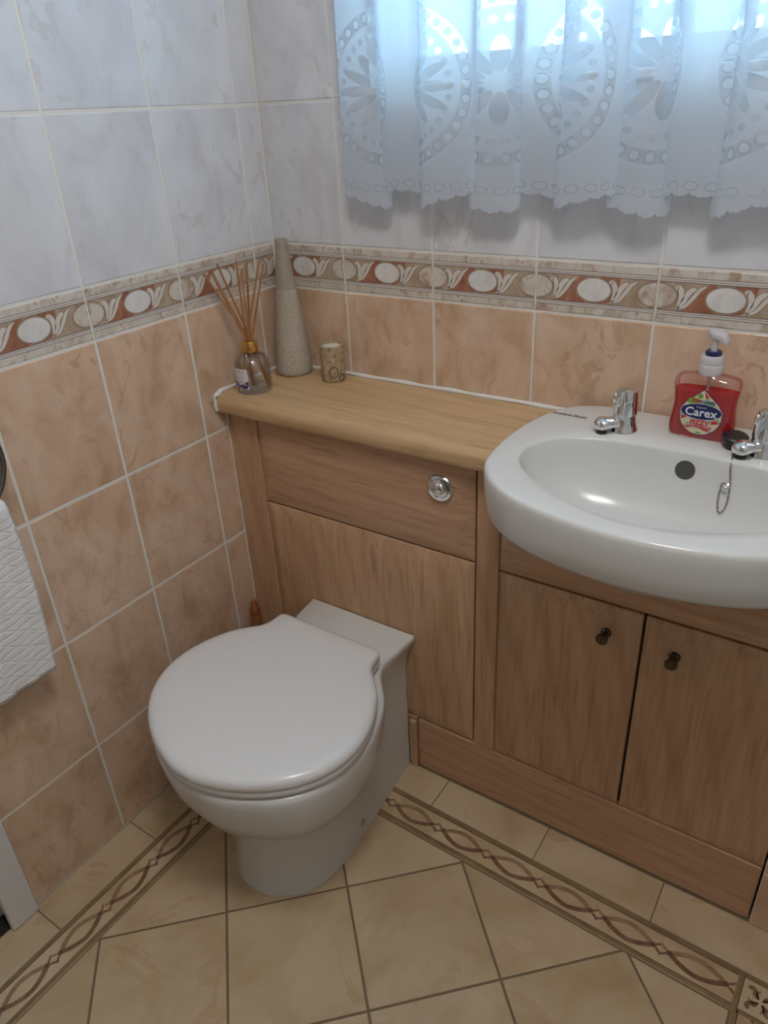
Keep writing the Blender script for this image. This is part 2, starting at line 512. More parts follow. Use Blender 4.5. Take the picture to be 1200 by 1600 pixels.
def obj(name, mb, mats, parent=None, smooth=None, loc=None, recalc=True):
    """mesh given in world coordinates; origin moved to loc (or to the parent's origin)"""
    me = mesh_from(name, mb, smooth, recalc)
    for m in (mats if isinstance(mats, (list, tuple)) else [mats]): me.materials.append(m)
    o = bpy.data.objects.new(name, me); COL.objects.link(o)
    if parent is not None:
        o.parent = parent
        me.transform(Matrix.Translation(-world_off(parent)))
    if loc is not None:
        me.transform(Matrix.Translation(-Vector(loc))); o.location = loc
    return o

def tag(o, label=None, cat=None, group=None, kind=None):
    if label: o['label'] = label
    if cat: o['category'] = cat
    if group: o['group'] = group
    if kind: o['kind'] = kind
    return o

def thing(name, loc, label, cat, group=None):
    o = bpy.data.objects.new(name, None); COL.objects.link(o)
    o.empty_display_size = 0.05
    o.location = loc
    return tag(o, label, cat, group)

def bevel(o, w, seg=2, ang=40):
    b = o.modifiers.new('bevel', 'BEVEL'); b.width = w; b.segments = seg
    b.limit_method = 'ANGLE'; b.angle_limit = math.radians(ang)
    return o

def catmull(pts, per=8, closed=False):
    P = [Vector(p) for p in pts]; n = len(P); out = []
    for i in range(n if closed else n - 1):
        if closed: a, b, c, d = P[i - 1], P[i], P[(i + 1) % n], P[(i + 2) % n]
        else: a, b, c, d = P[max(i - 1, 0)], P[i], P[i + 1], P[min(i + 2, n - 1)]
        for k in range(per):
            t = k / per
            out.append(0.5 * (2 * b + (c - a) * t + (2 * a - 5 * b + 4 * c - d) * t * t + (3 * b - a - 3 * c + d) * t ** 3))
    if not closed: out.append(P[-1])
    return out

def clip(poly, edges):
    """Sutherland-Hodgman; edges = list of (px, py, nx, ny), keep where (p - P).n >= 0"""
    for px, py, nx, ny in edges:
        res = []
        for i in range(len(poly)):
            a, b = poly[i - 1], poly[i]
            da = (a[0] - px) * nx + (a[1] - py) * ny; db = (b[0] - px) * nx + (b[1] - py) * ny
            if da >= 0 and db >= 0: res.append(b)
            elif da >= 0 > db or db >= 0 > da:
                k = da / (da - db); q = (a[0] + k * (b[0] - a[0]), a[1] + k * (b[1] - a[1]))
                res.append(q)
                if db >= 0: res.append(b)
        poly = res
        if len(poly) < 3: return []
    return poly

def area(poly):
    return 0.5 * sum(poly[i - 1][0] * poly[i][1] - poly[i][0] * poly[i - 1][1] for i in range(len(poly)))

def inset(poly, d):
    """inset a convex CCW polygon"""
    n = len(poly); out = poly
    ed = []
    for i in range(n):
        a, b = poly[i - 1], poly[i]
        L = math.hypot(b[0] - a[0], b[1] - a[1])
        if L < 1e-6: continue
        nx, ny = -(b[1] - a[1]) / L, (b[0] - a[0]) / L
        ed.append((a[0] + nx * d, a[1] + ny * d, nx, ny))
    return clip(list(out), ed)

def slab(poly, top=0.0, depth=0.006, ch=0.0012):
    """tile body in local xy, facing +z, with a softened edge"""
    mb = MB()
    if area(poly) < 0: poly = poly[::-1]
    pin = inset(poly, ch)
    n = len(poly)
    if len(pin) != n:
        c = (sum(p[0] for p in poly) / n, sum(p[1] for p in poly) / n)
        pin = [(p[0] + (c[0] - p[0]) * 0.02, p[1] + (c[1] - p[1]) * 0.02) for p in poly]
    else:
        k = min(range(n), key=lambda i: (pin[i][0] - poly[0][0]) ** 2 + (pin[i][1] - poly[0][1]) ** 2)
        pin = pin[k:] + pin[:k]
    rows = [[(x, y, top - depth) for x, y in poly], [(x, y, top - ch * 0.7) for x, y in poly], [(x, y, top) for x, y in pin]]
    mb.loft(rows, True, False, True)
    return mb

# ------------------------------------------------------------------ room dimensions
RX, FY, CZ = 1.285, -1.75, 2.30        # right wall, front wall, ceiling
Z3, ZT = 0.9772, 1.0627                # border bottom / top joint
ROWS = [0.0, 0.2338, 0.4816, 0.7294, Z3, ZT, 1.3105, 1.5583, 1.8061, 2.0539, CZ]
G = 0.0042                             # joint width
def structure(name, mb, mat, **k):
    return tag(obj(name, mb, mat, **k), kind='structure')

# floor slab (the joint colour shows between the tiles)
mb = MB(); mb.box(-0.10, RX + 0.1, FY - 0.1, 0.12, -0.06, -0.0015)
floor = structure('floor', mb, M['grout_floor'])
mb = MB(); mb.box(-0.10, -0.0008, -0.868, 0.0012, -0.0015, CZ)
mb.box(-0.10, -0.0012, -1.70, -0.868, 2.02, CZ); mb.box(-0.10, -0.0012, FY - 0.1, -1.70, -0.0015, CZ)
wall_left = structure('wall_left', mb, M['grout_wall'])
mb = MB()
mb.box(-0.10, WX0, 0.0012, 0.14, -0.0015, CZ); mb.box(WX1, RX + 0.1, 0.0012, 0.14, -0.0015, CZ)
mb.box(WX0, WX1, 0.0012, 0.14, -0.0015, WZ0); mb.box(WX0, WX1, 0.0012, 0.14, WZ1, CZ)
wall_back = structure('wall_back', mb, M['grout_wall'])
mb = MB(); mb.box(RX + 0.0012, RX + 0.1, FY - 0.1, 0.14, -0.0015, CZ)
wall_right = structure('wall_right', mb, M['plaster'])
mb = MB(); mb.box(-0.0012, RX + 0.0012, FY - 0.1, FY - 0.0012, -0.0015, CZ)
wall_front = structure('wall_front', mb, M['beige_paint'])
mb = MB(); mb.box(-0.1, RX + 0.1, FY - 0.1, 0.14, CZ, CZ + 0.06)
ceiling = structure('ceiling', mb, M['plaster'])
NX = 1.1235                            # boxed-in pipe casing beside the cabinets
mb = MB(); mb.box(NX + 0.0012, RX + 0.0012, -0.2058, 0.0, -0.0015, 0.806)
wall_nib = structure('wall_pipe_casing', mb, M['grout_wall'])

# ------------------------------------------------------------------ wall tiles
tile_cache = {}
def place(name, me, parent, loc, rot):
    o = bpy.data.objects.new(name, me); COL.objects.link(o)
    o.parent = parent
    o.location = Vector(loc) - world_off(parent); o.rotation_euler = rot
    return o
def tile_mesh(w, h, kind):
    key = (round(w, 4), round(h, 4), kind)
    if key not in tile_cache:
        mb = slab([(-w / 2, -h / 2), (w / 2, -h / 2), (w / 2, h / 2), (-w / 2, h / 2)], ch=0.0016)
        me = mesh_from('tile', mb)
        me.materials.append(M[kind]); tile_cache[key] = me
    return tile_cache[key]

# decorated border tile: layers of flat print polygons, mm, tile spans -99..99 by -41..41
def ellipse(cx, cy, rx, ry, n=36):
    return [(cx + rx * math.cos(2 * PI * i / n), cy + ry * math.sin(2 * PI * i / n)) for i in range(n)]
def strip(pts, ws, per=6):
    c = catmull([(x, y, 0) for x, y in pts], per); n = len(c); L, R_ = [], []
    for i, p in enumerate(c):
        d = c[min(i + 1, n - 1)] - c[max(i - 1, 0)]; d.normalize()
        f = i / (n - 1) * (len(ws) - 1); k = min(int(f), len(ws) - 2); w = ws[k] + (ws[k + 1] - ws[k]) * (f - k)
        L.append((p.x - d.y * w, p.y + d.x * w)); R_.append((p.x + d.y * w, p.y - d.x * w))
    return [[L[i], R_[i], R_[i + 1], L[i + 1]] for i in range(n - 1)]
PRINT = []                             # (layer, material index, polygon)
# material slots: 0 cream 1 stripe 2 beige 3 red 4 white 5 leaf 6 line
def pp(layer, mi, poly): PRINT.append((layer, mi, poly))
for s in (-1, 1):
    pp(1, 1, [(-99, s * 21), (99, s * 21), (99, s * 28), (-99, s * 28)])
    for yy, hw in ((21.5, 0.7), (24.6, 0.45), (28.2, 0.5)):
        pp(2, 6, [(-99, s * yy - hw), (99, s * yy - hw), (99, s * yy + hw), (-99, s * yy + hw)])
pp(1, 2, [(-99, -21), (99, -21), (99, 21), (-99, 21)])
pp(2, 3, [(-66, -21), (-14, -21), (-14, 20.8), (-26, 20.8), (-40, 4), (-50, -10)])
pp(2, 3, [(10, 21), (42, 21), (40, 8), (36, -6), (26, -18), (10, -21)])
LX = 0.76
for ox in (-76, 22):
    leaves = [([(ox + 10, -14), (ox + 16, -3), (ox + 15, 8), (ox + 8, 14), (ox + 4, 10)], [1.0, 4.2, 5.2, 4.2, 2.6]),
              ([(ox + 12, -18), (ox + 22, -6), (ox + 29, 6), (ox + 38, 12), (ox + 43, 12)], [0.8, 4.2, 5.0, 4.4, 1.5]),
              ([(ox + 4, -19), (ox + 24, -14), (ox + 39, 0), (ox + 50, 12), (ox + 62, 18)], [0.6, 2.6, 3.6, 3.2, 0.6])]
    for pts, ws in leaves:
        pts = [(ox + (x - ox) * LX, y) for x, y in pts]; ws = [w * 0.86 for w in ws]
        for q in strip(pts, [w + 0.8 for w in ws]): pp(3, 6, q)
        for q in strip(pts, ws): pp(4, 5, q)
for cx in (-99, 99):
    pp(5, 6, ellipse(cx, 0, 31, 20.2)); pp(6, 2, ellipse(cx, 0, 30.2, 19.6)); pp(7, 6, ellipse(cx, 0, 28.6, 18.6)); pp(8, 0, ellipse(cx, 0, 27.9, 18.0))
pp(5, 6, ellipse(0, 0, 30.5, 20.4)); pp(6, 2, ellipse(0, 0, 29.7, 19.8)); pp(7, 6, ellipse(0, 0, 28.2, 18.8)); pp(8, 4, ellipse(0, 0, 27.4, 18.2))
BMATS = [M[k] for k in ('b_cream', 'b_stripe', 'b_beige', 'b_red', 'b_white', 'b_leaf', 'b_line')]
def border_mesh(x0, x1, h):
    """x0, x1 in mm of the full 198 mm tile that are kept"""
    key = ('border', round(x0), round(x1), round(h, 4))
    if key in tile_cache: return tile_cache[key]
    w = (x1 - x0) / 1000; cx = (x0 + x1) / 2
    mb = slab([(-w / 2, -h / 2), (w / 2, -h / 2), (w / 2, h / 2), (-w / 2, h / 2)], ch=0.0012)
    e = 1.6
    ed = [(x0 + e, 0, 1, 0), (x1 - e, 0, -1, 0)]
    # raised half-round ribs near the top and bottom edges
    for ly, mi, poly in PRINT:
        if area(poly) < 0: poly = poly[::-1]
        q = clip(poly, ed)
        if len(q) >= 3 and abs(area(q)) > 0.01:
            mb.face([((x - cx) / 1000, y / 1000, 0.00007 * ly) for x, y in q], mi)
    me = mesh_from('border_tile', mb, recalc=False)
    for m in BMATS: me.materials.append(m)
    tile_cache[key] = me
    return me

def in_hole(a0, a1, z0, z1, hole):
    return a0 >= hole[0] - 1e-4 and a1 <= hole[1] + 1e-4 and z0 >= hole[2] - 1e-4 and z1 <= hole[3] + 1e-4
def tile_wall(parent, cols, to_world, rot, hole=None, flip=False, ends=None, rows=ROWS):
    """cols: joint positions along the wall (increasing in the tile's local x); to_world(a, z) -> point"""
    for i in range(len(cols) - 1):
        for k in range(len(rows) - 1):
            z0, z1 = rows[k], rows[k + 1]; a0, a1 = cols[i], cols[i + 1]
            pieces = [(a0, a1, z0, z1)]
            if hole:
                h0, h1, hz0, hz1 = hole
                if a1 > h0 + 1e-4 and a0 < h1 - 1e-4 and z1 > hz0 + 1e-4 and z0 < hz1 - 1e-4:
                    pieces = []
                    if a0 < h0 - 0.005: pieces.append((a0, h0 + G / 2, z0, z1))
                    if a1 > h1 + 0.005: pieces.append((h1 - G / 2, a1, z0, z1))
                    b0, b1 = max(a0, h0), min(a1, h1)
                    if z0 < hz0 - 0.01: pieces.append((b0, b1, z0, hz0))
                    if z1 > hz1 + 0.01: pieces.append((b0, b1, hz1, z1))
            for p0, p1, q0, q1 in pieces:
                w, h = p1 - p0 - G, q1 - q0 - G
                if w < 0.006 or h < 0.006: continue
                border = abs(z0 - Z3) < 1e-6 and abs(z1 - ZT) < 1e-6
                if border:
                    x0, x1 = -99, 99
                    if w < 0.19:
                        if i == 0: x0 = 99 - w * 1000
                        else: x1 = -99 + w * 1000
                    me = border_mesh(x0, x1, h); nm = 'border_tile'
                else:
                    me = tile_mesh(w, h, 'tile_peach' if z1 <= Z3 + 1e-6 else 'tile_pale'); nm = 'tile'
                place(nm, me, parent, to_world((p0 + p1) / 2, (q0 + q1) / 2), rot)
H90 = PI / 2
# back wall
cols = [0.0] + [0.1778 + 0.2 * k for k in range(6)] + [RX]
tile_wall(wall_back, cols, lambda a, z: (a, 0, z), (H90, 0, 0), hole=(WX0, WX1, WZ0 - 0.004, WZ1))
# left wall, up to the door frame
cols = sorted([0.0] + [-0.0609 - 0.2 * k for k in range(5)])
cols[0] = -0.868
tile_wall(wall_left, cols, lambda a, z: (0, a, z), (H90, 0, H90))
tile_wall(wall_left, [-1.70, -0.868], lambda a, z: (0, a, z), (H90, 0, H90), rows=[2.085, CZ])
# pipe casing
tile_wall(wall_nib, [NX, RX], lambda a, z: (a, -0.207, z), (H90, 0, 0), rows=[-0.001, 0.1385, 0.3863, 0.6341, 0.806])

# ------------------------------------------------------------------ floor tiles
def y_out(x): return -0.2825 - 0.024 * (x - 0.55)
def y_in(x): return -0.3585 - 0.024 * (x - 0.55)
FG = 0.0044
def floor_piece(name, poly, mat, ch=0.0009):
    c = (sum(p[0] for p in poly) / len(poly), sum(p[1] for p in poly) / len(poly))
    mb = slab([(x - c[0], y - c[1]) for x, y in poly], 0.0, 0.006, ch)
    me = mesh_from(name, mb); me.materials.append(mat)
    return place(name, me, floor, (c[0], c[1], 0), (0, 0, 0))
XL0, XL1 = 0.082, 0.156                # band along the left wall
XR0, XR1 = 1.129, 1.205                # band on the right
YB = FY + 0.16
# plain edge tiles, left side
FE = 0.0022
ys = [-0.2, -0.422, -0.647, -0.872, -1.097, -1.322, -1.547, FY]
for a, b in zip(ys, ys[1:]):
    floor_piece('floor_tile', [(0.001, b + FE / 2), (XL0 - FE / 2, b + FE / 2), (XL0 - FE / 2, a - FE / 2), (0.001, a - FE / 2)], M['tile_floor'])
    floor_piece('floor_tile', [(XR1 + FE / 2, b + FE / 2), (RX - 0.001, b + FE / 2), (RX - 0.001, a - FE / 2), (XR1 + FE / 2, a - FE / 2)], M['tile_floor'])
xs = [XL0, 0.290, 0.520, 0.7515, 0.979, XR1]
for a, b in zip(xs, xs[1:]):
    a2, b2 = a + FE / 2, b - FE / 2
    floor_piece('floor_tile', [(a2, y_out(a) + FE / 2), (b2, y_out(b) + FE / 2), (b2, -0.2035), (a2, -0.2035)], M['tile_floor'])
# diagonal field
s2 = math.sqrt(0.5); PT = 0.2264; gx, gy = 0.3186, -0.684
h = FG / 2
field = [(XL1 + h, 0, 1, 0), (XR0 - h, 0, -1, 0), (0.55, y_in(0.55) - h, -0.024, -1), (0, YB + h, 0, 1)]
for i in range(-6, 9):
    for j in range(-6, 9):
        def q(u, v): return (gx + s2 * PT * (u + v), gy + s2 * PT * (u - v))
        f = FG / PT * 0.5
        poly = clip([q(i + f, j + f), q(i + f, j + 1 - f), q(i + 1 - f, j + 1 - f), q(i + 1 - f, j + f)], field)
        if len(poly) >= 3 and abs(area(poly)) > 1e-4:
            if area(poly) < 0: poly = poly[::-1]
            floor_piece('floor_tile', poly, M['tile_floor'])
# decorated band tiles: interlaced chain, mm, length along x
CH = []
def cp(layer, mi, poly): CH.append((layer, mi, poly))
def band_print(length, wid):
    """list of (layer, slot, polygon) for one band tile; slots 0 tile 1 tan 2 brown 3 pale 4 dark"""
    out = []
    hl, hw = length / 2, wid / 2
    for s in (-1, 1):
        out.append((1, 1, [(-hl, s * hw), (hl, s * hw), (hl, s * (hw - 8.5)), (-hl, s * (hw - 8.5))]))
        out.append((2, 4, [(-hl, s * (hw - 8.3)), (hl, s * (hw - 8.3)), (hl, s * (hw - 10)), (-hl, s * (hw - 10))]))
    n = max(1, round(length / 112.5)); p = length / n
    for k in range(n):
        x0 = -hl + p * k; a, b = x0 + p * 0.125, x0 + p * 0.875; L = b - a; mid = (a + b) / 2
        for s, mi in ((1, 3), (-1, 2)):
            pts = [(a - 4, -s * 3.2), (a, 0), (a + L * 0.22, s * 10.0), (mid, s * 15.5), (b - L * 0.22, s * 10.0), (b, 0), (b + 4, -s * 3.2)]
            for qd in strip(pts, [4.4, 4.4]): out.append((2 if s > 0 else 3, mi, qd))
        for xx in (a, b):
            out.append((4, 4, [(xx - 4.2, 0), (xx, -4.2), (xx + 4.2, 0), (xx, 4.2)]))
        # squared link around each joint between two lenses
        for xx in ((x0, x0 + p) if k == 0 else (x0 + p,)):
            dx = p * 0.125
            link = [(xx - dx, 0), (xx, -dx * 0.62), (xx + dx, 0), (xx, dx * 0.62)]
            for i in range(4):
                A, B = link[i - 1], link[i]
                for qd in strip([A, B], [2.0, 2.0], 2): out.append((2, 3 if i % 2 else 2, qd))
            out.append((3, 2, [(xx + 1, -12.5), (xx + 4, -9.5), (xx - 6, -1), (xx - 9, -4)]))
            out.append((3, 3, [(xx - 1, 12.5), (xx - 4, 9.5), (xx + 6, 1), (xx + 9, 4)]))
    return out
FM = [M[k] for k in ('tile_floor', 'f_tan', 'f_brown', 'f_pale', 'f_dark')]
band_cache = {}
def band_mesh(length, wid):
    key = (round(length, 4), round(wid, 4))
    if key in band_cache: return band_cache[key]
    L, W = length * 1000, wid * 1000
    mb = slab([(-length / 2, -wid / 2), (length / 2, -wid / 2), (length / 2, wid / 2), (-length / 2, wid / 2)], 0, 0.006, 0.0006)
    ed = [(-L / 2, 0, 1, 0), (L / 2, 0, -1, 0), (0, -W / 2 + 0.6, 0, 1), (0, W / 2 - 0.6, 0, -1)]
    for ly, mi, poly in band_print(L, W):
        if area(poly) < 0: poly = poly[::-1]
        q2 = clip(poly, ed)
        if len(q2) >= 3: mb.face([(x / 1000, y / 1000, 0.00006 * ly) for x, y in q2], mi)
    me = mesh_from('border_tile', mb, recalc=False)
    for m in FM: me.materials.append(m)
    band_cache[key] = me
    return me
bw = XL1 - XL0 - 0.0018
bx = [0.158, 0.345, 0.5715 - 0.013, 0.784 - 0.013, 1.0085 - 0.013 + 0.003, XR0]
bx = [0.158, 0.3335, 0.5585, 0.7835, 1.0085, XR0]
for a, b in zip(bx, bx[1:]):
    me = band_mesh(b - a, bw)
    xm = (a + b) / 2
    place('border_tile', me, floor, (xm, (y_out(xm) + y_in(xm)) / 2, 0), (0, 0, -math.atan(0.024)))
yy = y_in(0.158)
while yy > -1.6:
    me = band_mesh(0.225, bw)
    place('border_tile', me, floor, ((XL0 + XL1) / 2, yy - 0.1125, 0), (0, 0, H90))
    place('border_tile', me, floor, ((XR0 + XR1) / 2, yy - 0.1125 - 0.018, 0), (0, 0, H90))
    yy -= 0.225
# corner inserts with a leaf scroll
def corner_insert(cx, cy):
    wd = 0.074; mb = slab([(-wd / 2, -wd / 2), (wd / 2, -wd / 2), (wd / 2, wd / 2), (-wd / 2, wd / 2)], 0, 0.006, 0.0006)
    W = wd * 500 - 0.6
    for s in (-1, 1):
        for k in (0, 1):
            for lo, hi, mi, ly in ((W - 6.5, W, 1, 1), (W - 8, W - 6.5, 4, 2)):
                poly = [(-W, s * lo), (W, s * lo), (W, s * hi), (-W, s * hi)]
                if k: poly = [(y, x) for x, y in poly]
                if area(poly) < 0: poly = poly[::-1]
                mb.face([(x / 1000, y / 1000, 0.00006 * (ly + 3 * k)) for x, y in poly], mi)
    for k in range(4):
        c, s_ = math.cos(k * H90), math.sin(k * H90)
        for pts, ws, mi in (([(-3, 3), (-9, 8), (-10, 15), (-16, 18), (-20, 14)], [1.2, 3.8, 3.4, 3.4, 2.4], 2),
                            ([(-3, 3), (-6, 12), (-2, 19)], [1, 2.6, 0.6], 3)):
            for qd in strip(pts, ws):
                qq = [(x * c - y * s_, x * s_ + y * c) for x, y in qd]
                if area(qq) < 0: qq = qq[::-1]
                mb.face([(x / 1000, y / 1000, 0.0004) for x, y in qq], mi)
    me = mesh_from('corner_tile', mb, recalc=False)
    for m in FM: me.materials.append(m)
    place('corner_tile', me, floor, (cx, cy, 0), (0, 0, -math.atan(0.024)))
corner_insert((XR0 + XR1) / 2, (y_out(1.167) + y_in(1.167)) / 2)
corner_insert((XL0 + XL1) / 2 - 0.0, (y_out(0.119) + y_in(0.119)) / 2)

# ------------------------------------------------------------------ window
mb = MB(); yo0, yo1 = 0.060, 0.120
fw = 0.036
mb.box(WX0, WX1, yo0, yo1, WZ0 + 0.012, WZ0 + 0.012 + fw); mb.box(WX0, WX1, yo0, yo1, WZ1 - fw, WZ1)
mb.box(WX0, WX0 + fw, yo0, yo1, WZ0 + 0.012 + fw, WZ1 - fw); mb.box(WX1 - fw, WX1, yo0, yo1, WZ0 + 0.012 + fw, WZ1 - fw)
mb.box(0.635, 0.675, yo0, yo1, WZ0 + 0.012 + fw, WZ1 - fw)
window = structure('window_1', mb, M['upvc'])
bevel(window, 0.004)
for a, b in ((WX0 + fw, 0.635), (0.675, WX1 - fw)):
    mb = MB(); mb.box(a, b, 0.088, 0.092, WZ0 + 0.012 + fw, WZ1 - fw)
    obj('pane', mb, M['frost'], window)
mb = MB(); mb.box(WX0 - 0.002, WX1 + 0.002, -0.006, 0.11, WZ0 - 0.004, WZ0 + 0.011)
bevel(obj('sill', mb, M['upvc'], window), 0.004)

# ------------------------------------------------------------------ door frame on the left wall
mb = MB(); mb.box(0.0, 0.014, -0.921, -0.8685, 0.0006, 2.085)
trim = structure('trim_1', mb, M['white_paint']); bevel(trim, 0.004)
mb = MB(); mb.box(0.0, 0.014, -1.70, -0.9215, 2.03, 2.085)
bevel(structure('trim_2', mb, M['white_paint']), 0.004)
mb = MB(); mb.box(0.0, 0.014, -1.7505, -1.70, 0.0006, 2.03)
bevel(structure('trim_3', mb, M['white_paint']), 0.004)
mb = MB(); mb.box(-0.075, -0.035, -1.7005, -0.8675, 0.0012, 2.0205)
door = structure('door_1', mb, M['white_paint']); bevel(door, 0.003)
mb = MB(); mb.box(-0.10, -0.002, -1.70, -0.868, -0.0012, 0.0008)
obj('threshold', mb, M['dark_void'], door)
for z0, z1 in ((0.2, 0.85), (1.05, 1.85)):
    for y0, y1 in ((-1.60, -1.36), (-1.26, -1.02)):
        mb = MB(); mb.box(-0.036, -0.031, y0, y1, z0, z1); bevel(obj('panel', mb, M['white_paint'], door), 0.004)
mb = MB(); mb.lathe([(0.008, 0), (0.008, 0.03), (0.024, 0.034), (0.026, 0.05), (0.018, 0.06), (0.001, 0.062)], (-0.035, -1.63, 1.0), 20, 'x')
obj('handle', mb, M['chrome'], door, 40)

# ------------------------------------------------------------------ cabinets
FYB = -0.203                            # front face of the fitted furniture
def panel(x0, x1, z0, z1, rake=0.027, drop=0.0090, yb=-0.184, yf=FYB):
    """board with wide sloping edges"""
    mb = MB()
    def rect(d, y): return [(x0 + d, y, z0 + d), (x1 - d, y, z0 + d), (x1 - d, y, z1 - d), (x0 + d, y, z1 - d)]
    mb.loft([rect(0, yb), rect(0, yf + drop), rect(0.0015, yf + drop - 0.0012), rect(rake, yf), rect(rake + 0.002, yf - 0.0003)], True, True, True)
    return mb
wc = thing('toilet_cabinet', (0.287, -0.10, 0.0), 'beech-effect cistern cabinet behind the toilet, against the left wall', 'cabinet')
mb = MB(); mb.box(0.016, 0.574, -0.182, -0.001, 0.0, 0.767)
obj('body', mb, M['carcass'], wc)
mb = MB(); mb.box(0.0012, 0.0782, -0.1990, -0.1825, 0.0, 0.7675)
bevel(obj('filler_panel', mb, M['wood_v'], wc), 0.0015)
fp = obj('flush_panel', panel(0.0785, 0.5705, 0.5760, 0.7675), M['wood_h'], wc, 20)
lp = obj('access_panel', panel(0.0785, 0.5705, 0.1390, 0.5725), M['wood_v'], wc, 20)
mb = MB(); mb.box(0.0785, 0.4385, -0.1985, -0.183, 0.0, 0.1375)
obj('plinth_board', mb, M['wood_h'], wc)
mb = MB(); mb.box(0.4235, 0.4405, -0.2085, -0.1990, 0.0, 0.1335)
bevel(obj('plinth_block', mb, M['wood_v'], wc), 0.003)
mb = MB(); mb.tube([(0.0012 + 0.0004 * math.sin(i * 1.9), -0.2000 + 0.0004 * math.sin(i * 1.3), 0.02 + 0.031 * i) for i in range(25)], [0.0014 + 0.0005 * math.sin(i * 2.7) for i in range(25)], 6)
obj('sealant', mb, M['sealant'], wc, 60)
# push button
btn = MB(); bc = (0.5065, FYB - 0.0003, 0.7125)
btn.lathe([(0.0255, 0.0), (0.0255, 0.003), (0.0235, 0.0055), (0.0195, 0.0062), (0.0175, 0.0045), (0.0175, 0.003)], bc, 40, 'y')
fb = obj('flush_button', btn, M['chrome'], wc, 35)
btn = MB(); btn.lathe([(0.0168, 0.003), (0.0166, 0.0052), (0.013, 0.0072), (0.0105, 0.0068), (0.0085, 0.0095), (0.005, 0.0108), (0.0005, 0.0111)], bc, 36, 'y')
obj('push_dome', btn, M['chrome'], fb, 50)

bc_ = thing('basin_cabinet', (0.85, -0.10, 0.0), 'beech-effect two-door cabinet under the wash basin', 'cabinet')
mb = MB(); mb.box(0.5765, 1.1225, -0.1805, -0.001, 0.0, 0.69)
obj('body', mb, M['carcass'], bc_)
mb = MB(); mb.box(0.5755, 0.6185, -0.1990, -0.1815, 0.1365, 0.7675)
bevel(obj('stile', mb, M['wood_v'], bc_), 0.0015)
obj('fascia_panel', panel(0.6190, 1.1215, 0.5745, 0.6985), M['wood_h'], bc_, 20)
for x0, x1, kx, kz in ((0.6188, 0.8705, 0.8175, 0.5215), (0.8755, 1.1215, 0.9275, 0.5165)):
    d = obj('door', panel(x0, x1, 0.1370, 0.5695), M['wood_v'], bc_, 20)
    mb = MB(); mb.lathe([(0.0088, 0.0), (0.0092, 0.002), (0.0080, 0.0045), (0.0062, 0.0065), (0.0066, 0.012), (0.0095, 0.020), (0.0102, 0.0225), (0.0098, 0.0245), (0.0075, 0.0250), (0.0005, 0.0247)],
                        (kx, FYB - 0.0003, kz), 24, 'y')
    obj('knob', mb, M['brass_old'], d, 40)
mb = MB(); mb.box(0.4415, 1.1215, -0.1985, -0.1835, 0.0, 0.1364)
plinth = obj('plinth', mb, M['wood_h'], None, loc=(0.78, -0.19, 0.0))
tag(plinth, 'long beech-effect plinth board at floor level under the cabinet doors', 'plinth'); bevel(plinth, 0.002)

# worktop with rounded nosing, and its bead of sealant
WT, WB = 0.808, 0.769
prof = [(-0.0015, WB), (-0.0015, WT)]
prof += [(-0.207, WT)]
for i in range(1, 9):
    a = PI / 2 * i / 8; prof.append((-0.207 - 0.0205 * math.sin(a), WT - 0.0205 * (1 - math.cos(a))))
for i in range(1, 7):
    a = PI / 2 * i / 6; prof.append((-0.2175 - 0.010 * math.cos(a), WB + 0.010 - 0.010 * math.sin(a) + 0.0))
mb = MB(); mb.loft([[(x, y, z) for y, z in prof] for x in (0.0015, 0.664)])
worktop = obj('worktop', mb, M['wood_top'], None, 30, loc=(0.35, -0.11, WB))
tag(worktop, 'pale beech worktop with rounded front edge above the toilet', 'worktop')
mb = MB()
path = [(0.003, -0.226, 0.776), (0.004, -0.231, 0.790), (0.004, -0.224, 0.805), (0.004, -0.208, 0.8115)] + [(0.004, -0.208 + 0.02 * i, 0.8110 + 0.0004 * math.sin(i * 2.1)) for i in range(1, 11)]
mb.tube(path, [0.0055, 0.0055, 0.0055, 0.0050] + [0.0042] * 10, 8)
mb.tube([(0.002 + 0.035 * i, -0.0035, 0.8105 + 0.0006 * math.sin(i * 1.7)) for i in range(20)], [0.0042 + 0.0008 * math.sin(i * 2.3) for i in range(20)], 8)
obj('sealant', mb, M['sealant'], worktop, 60)

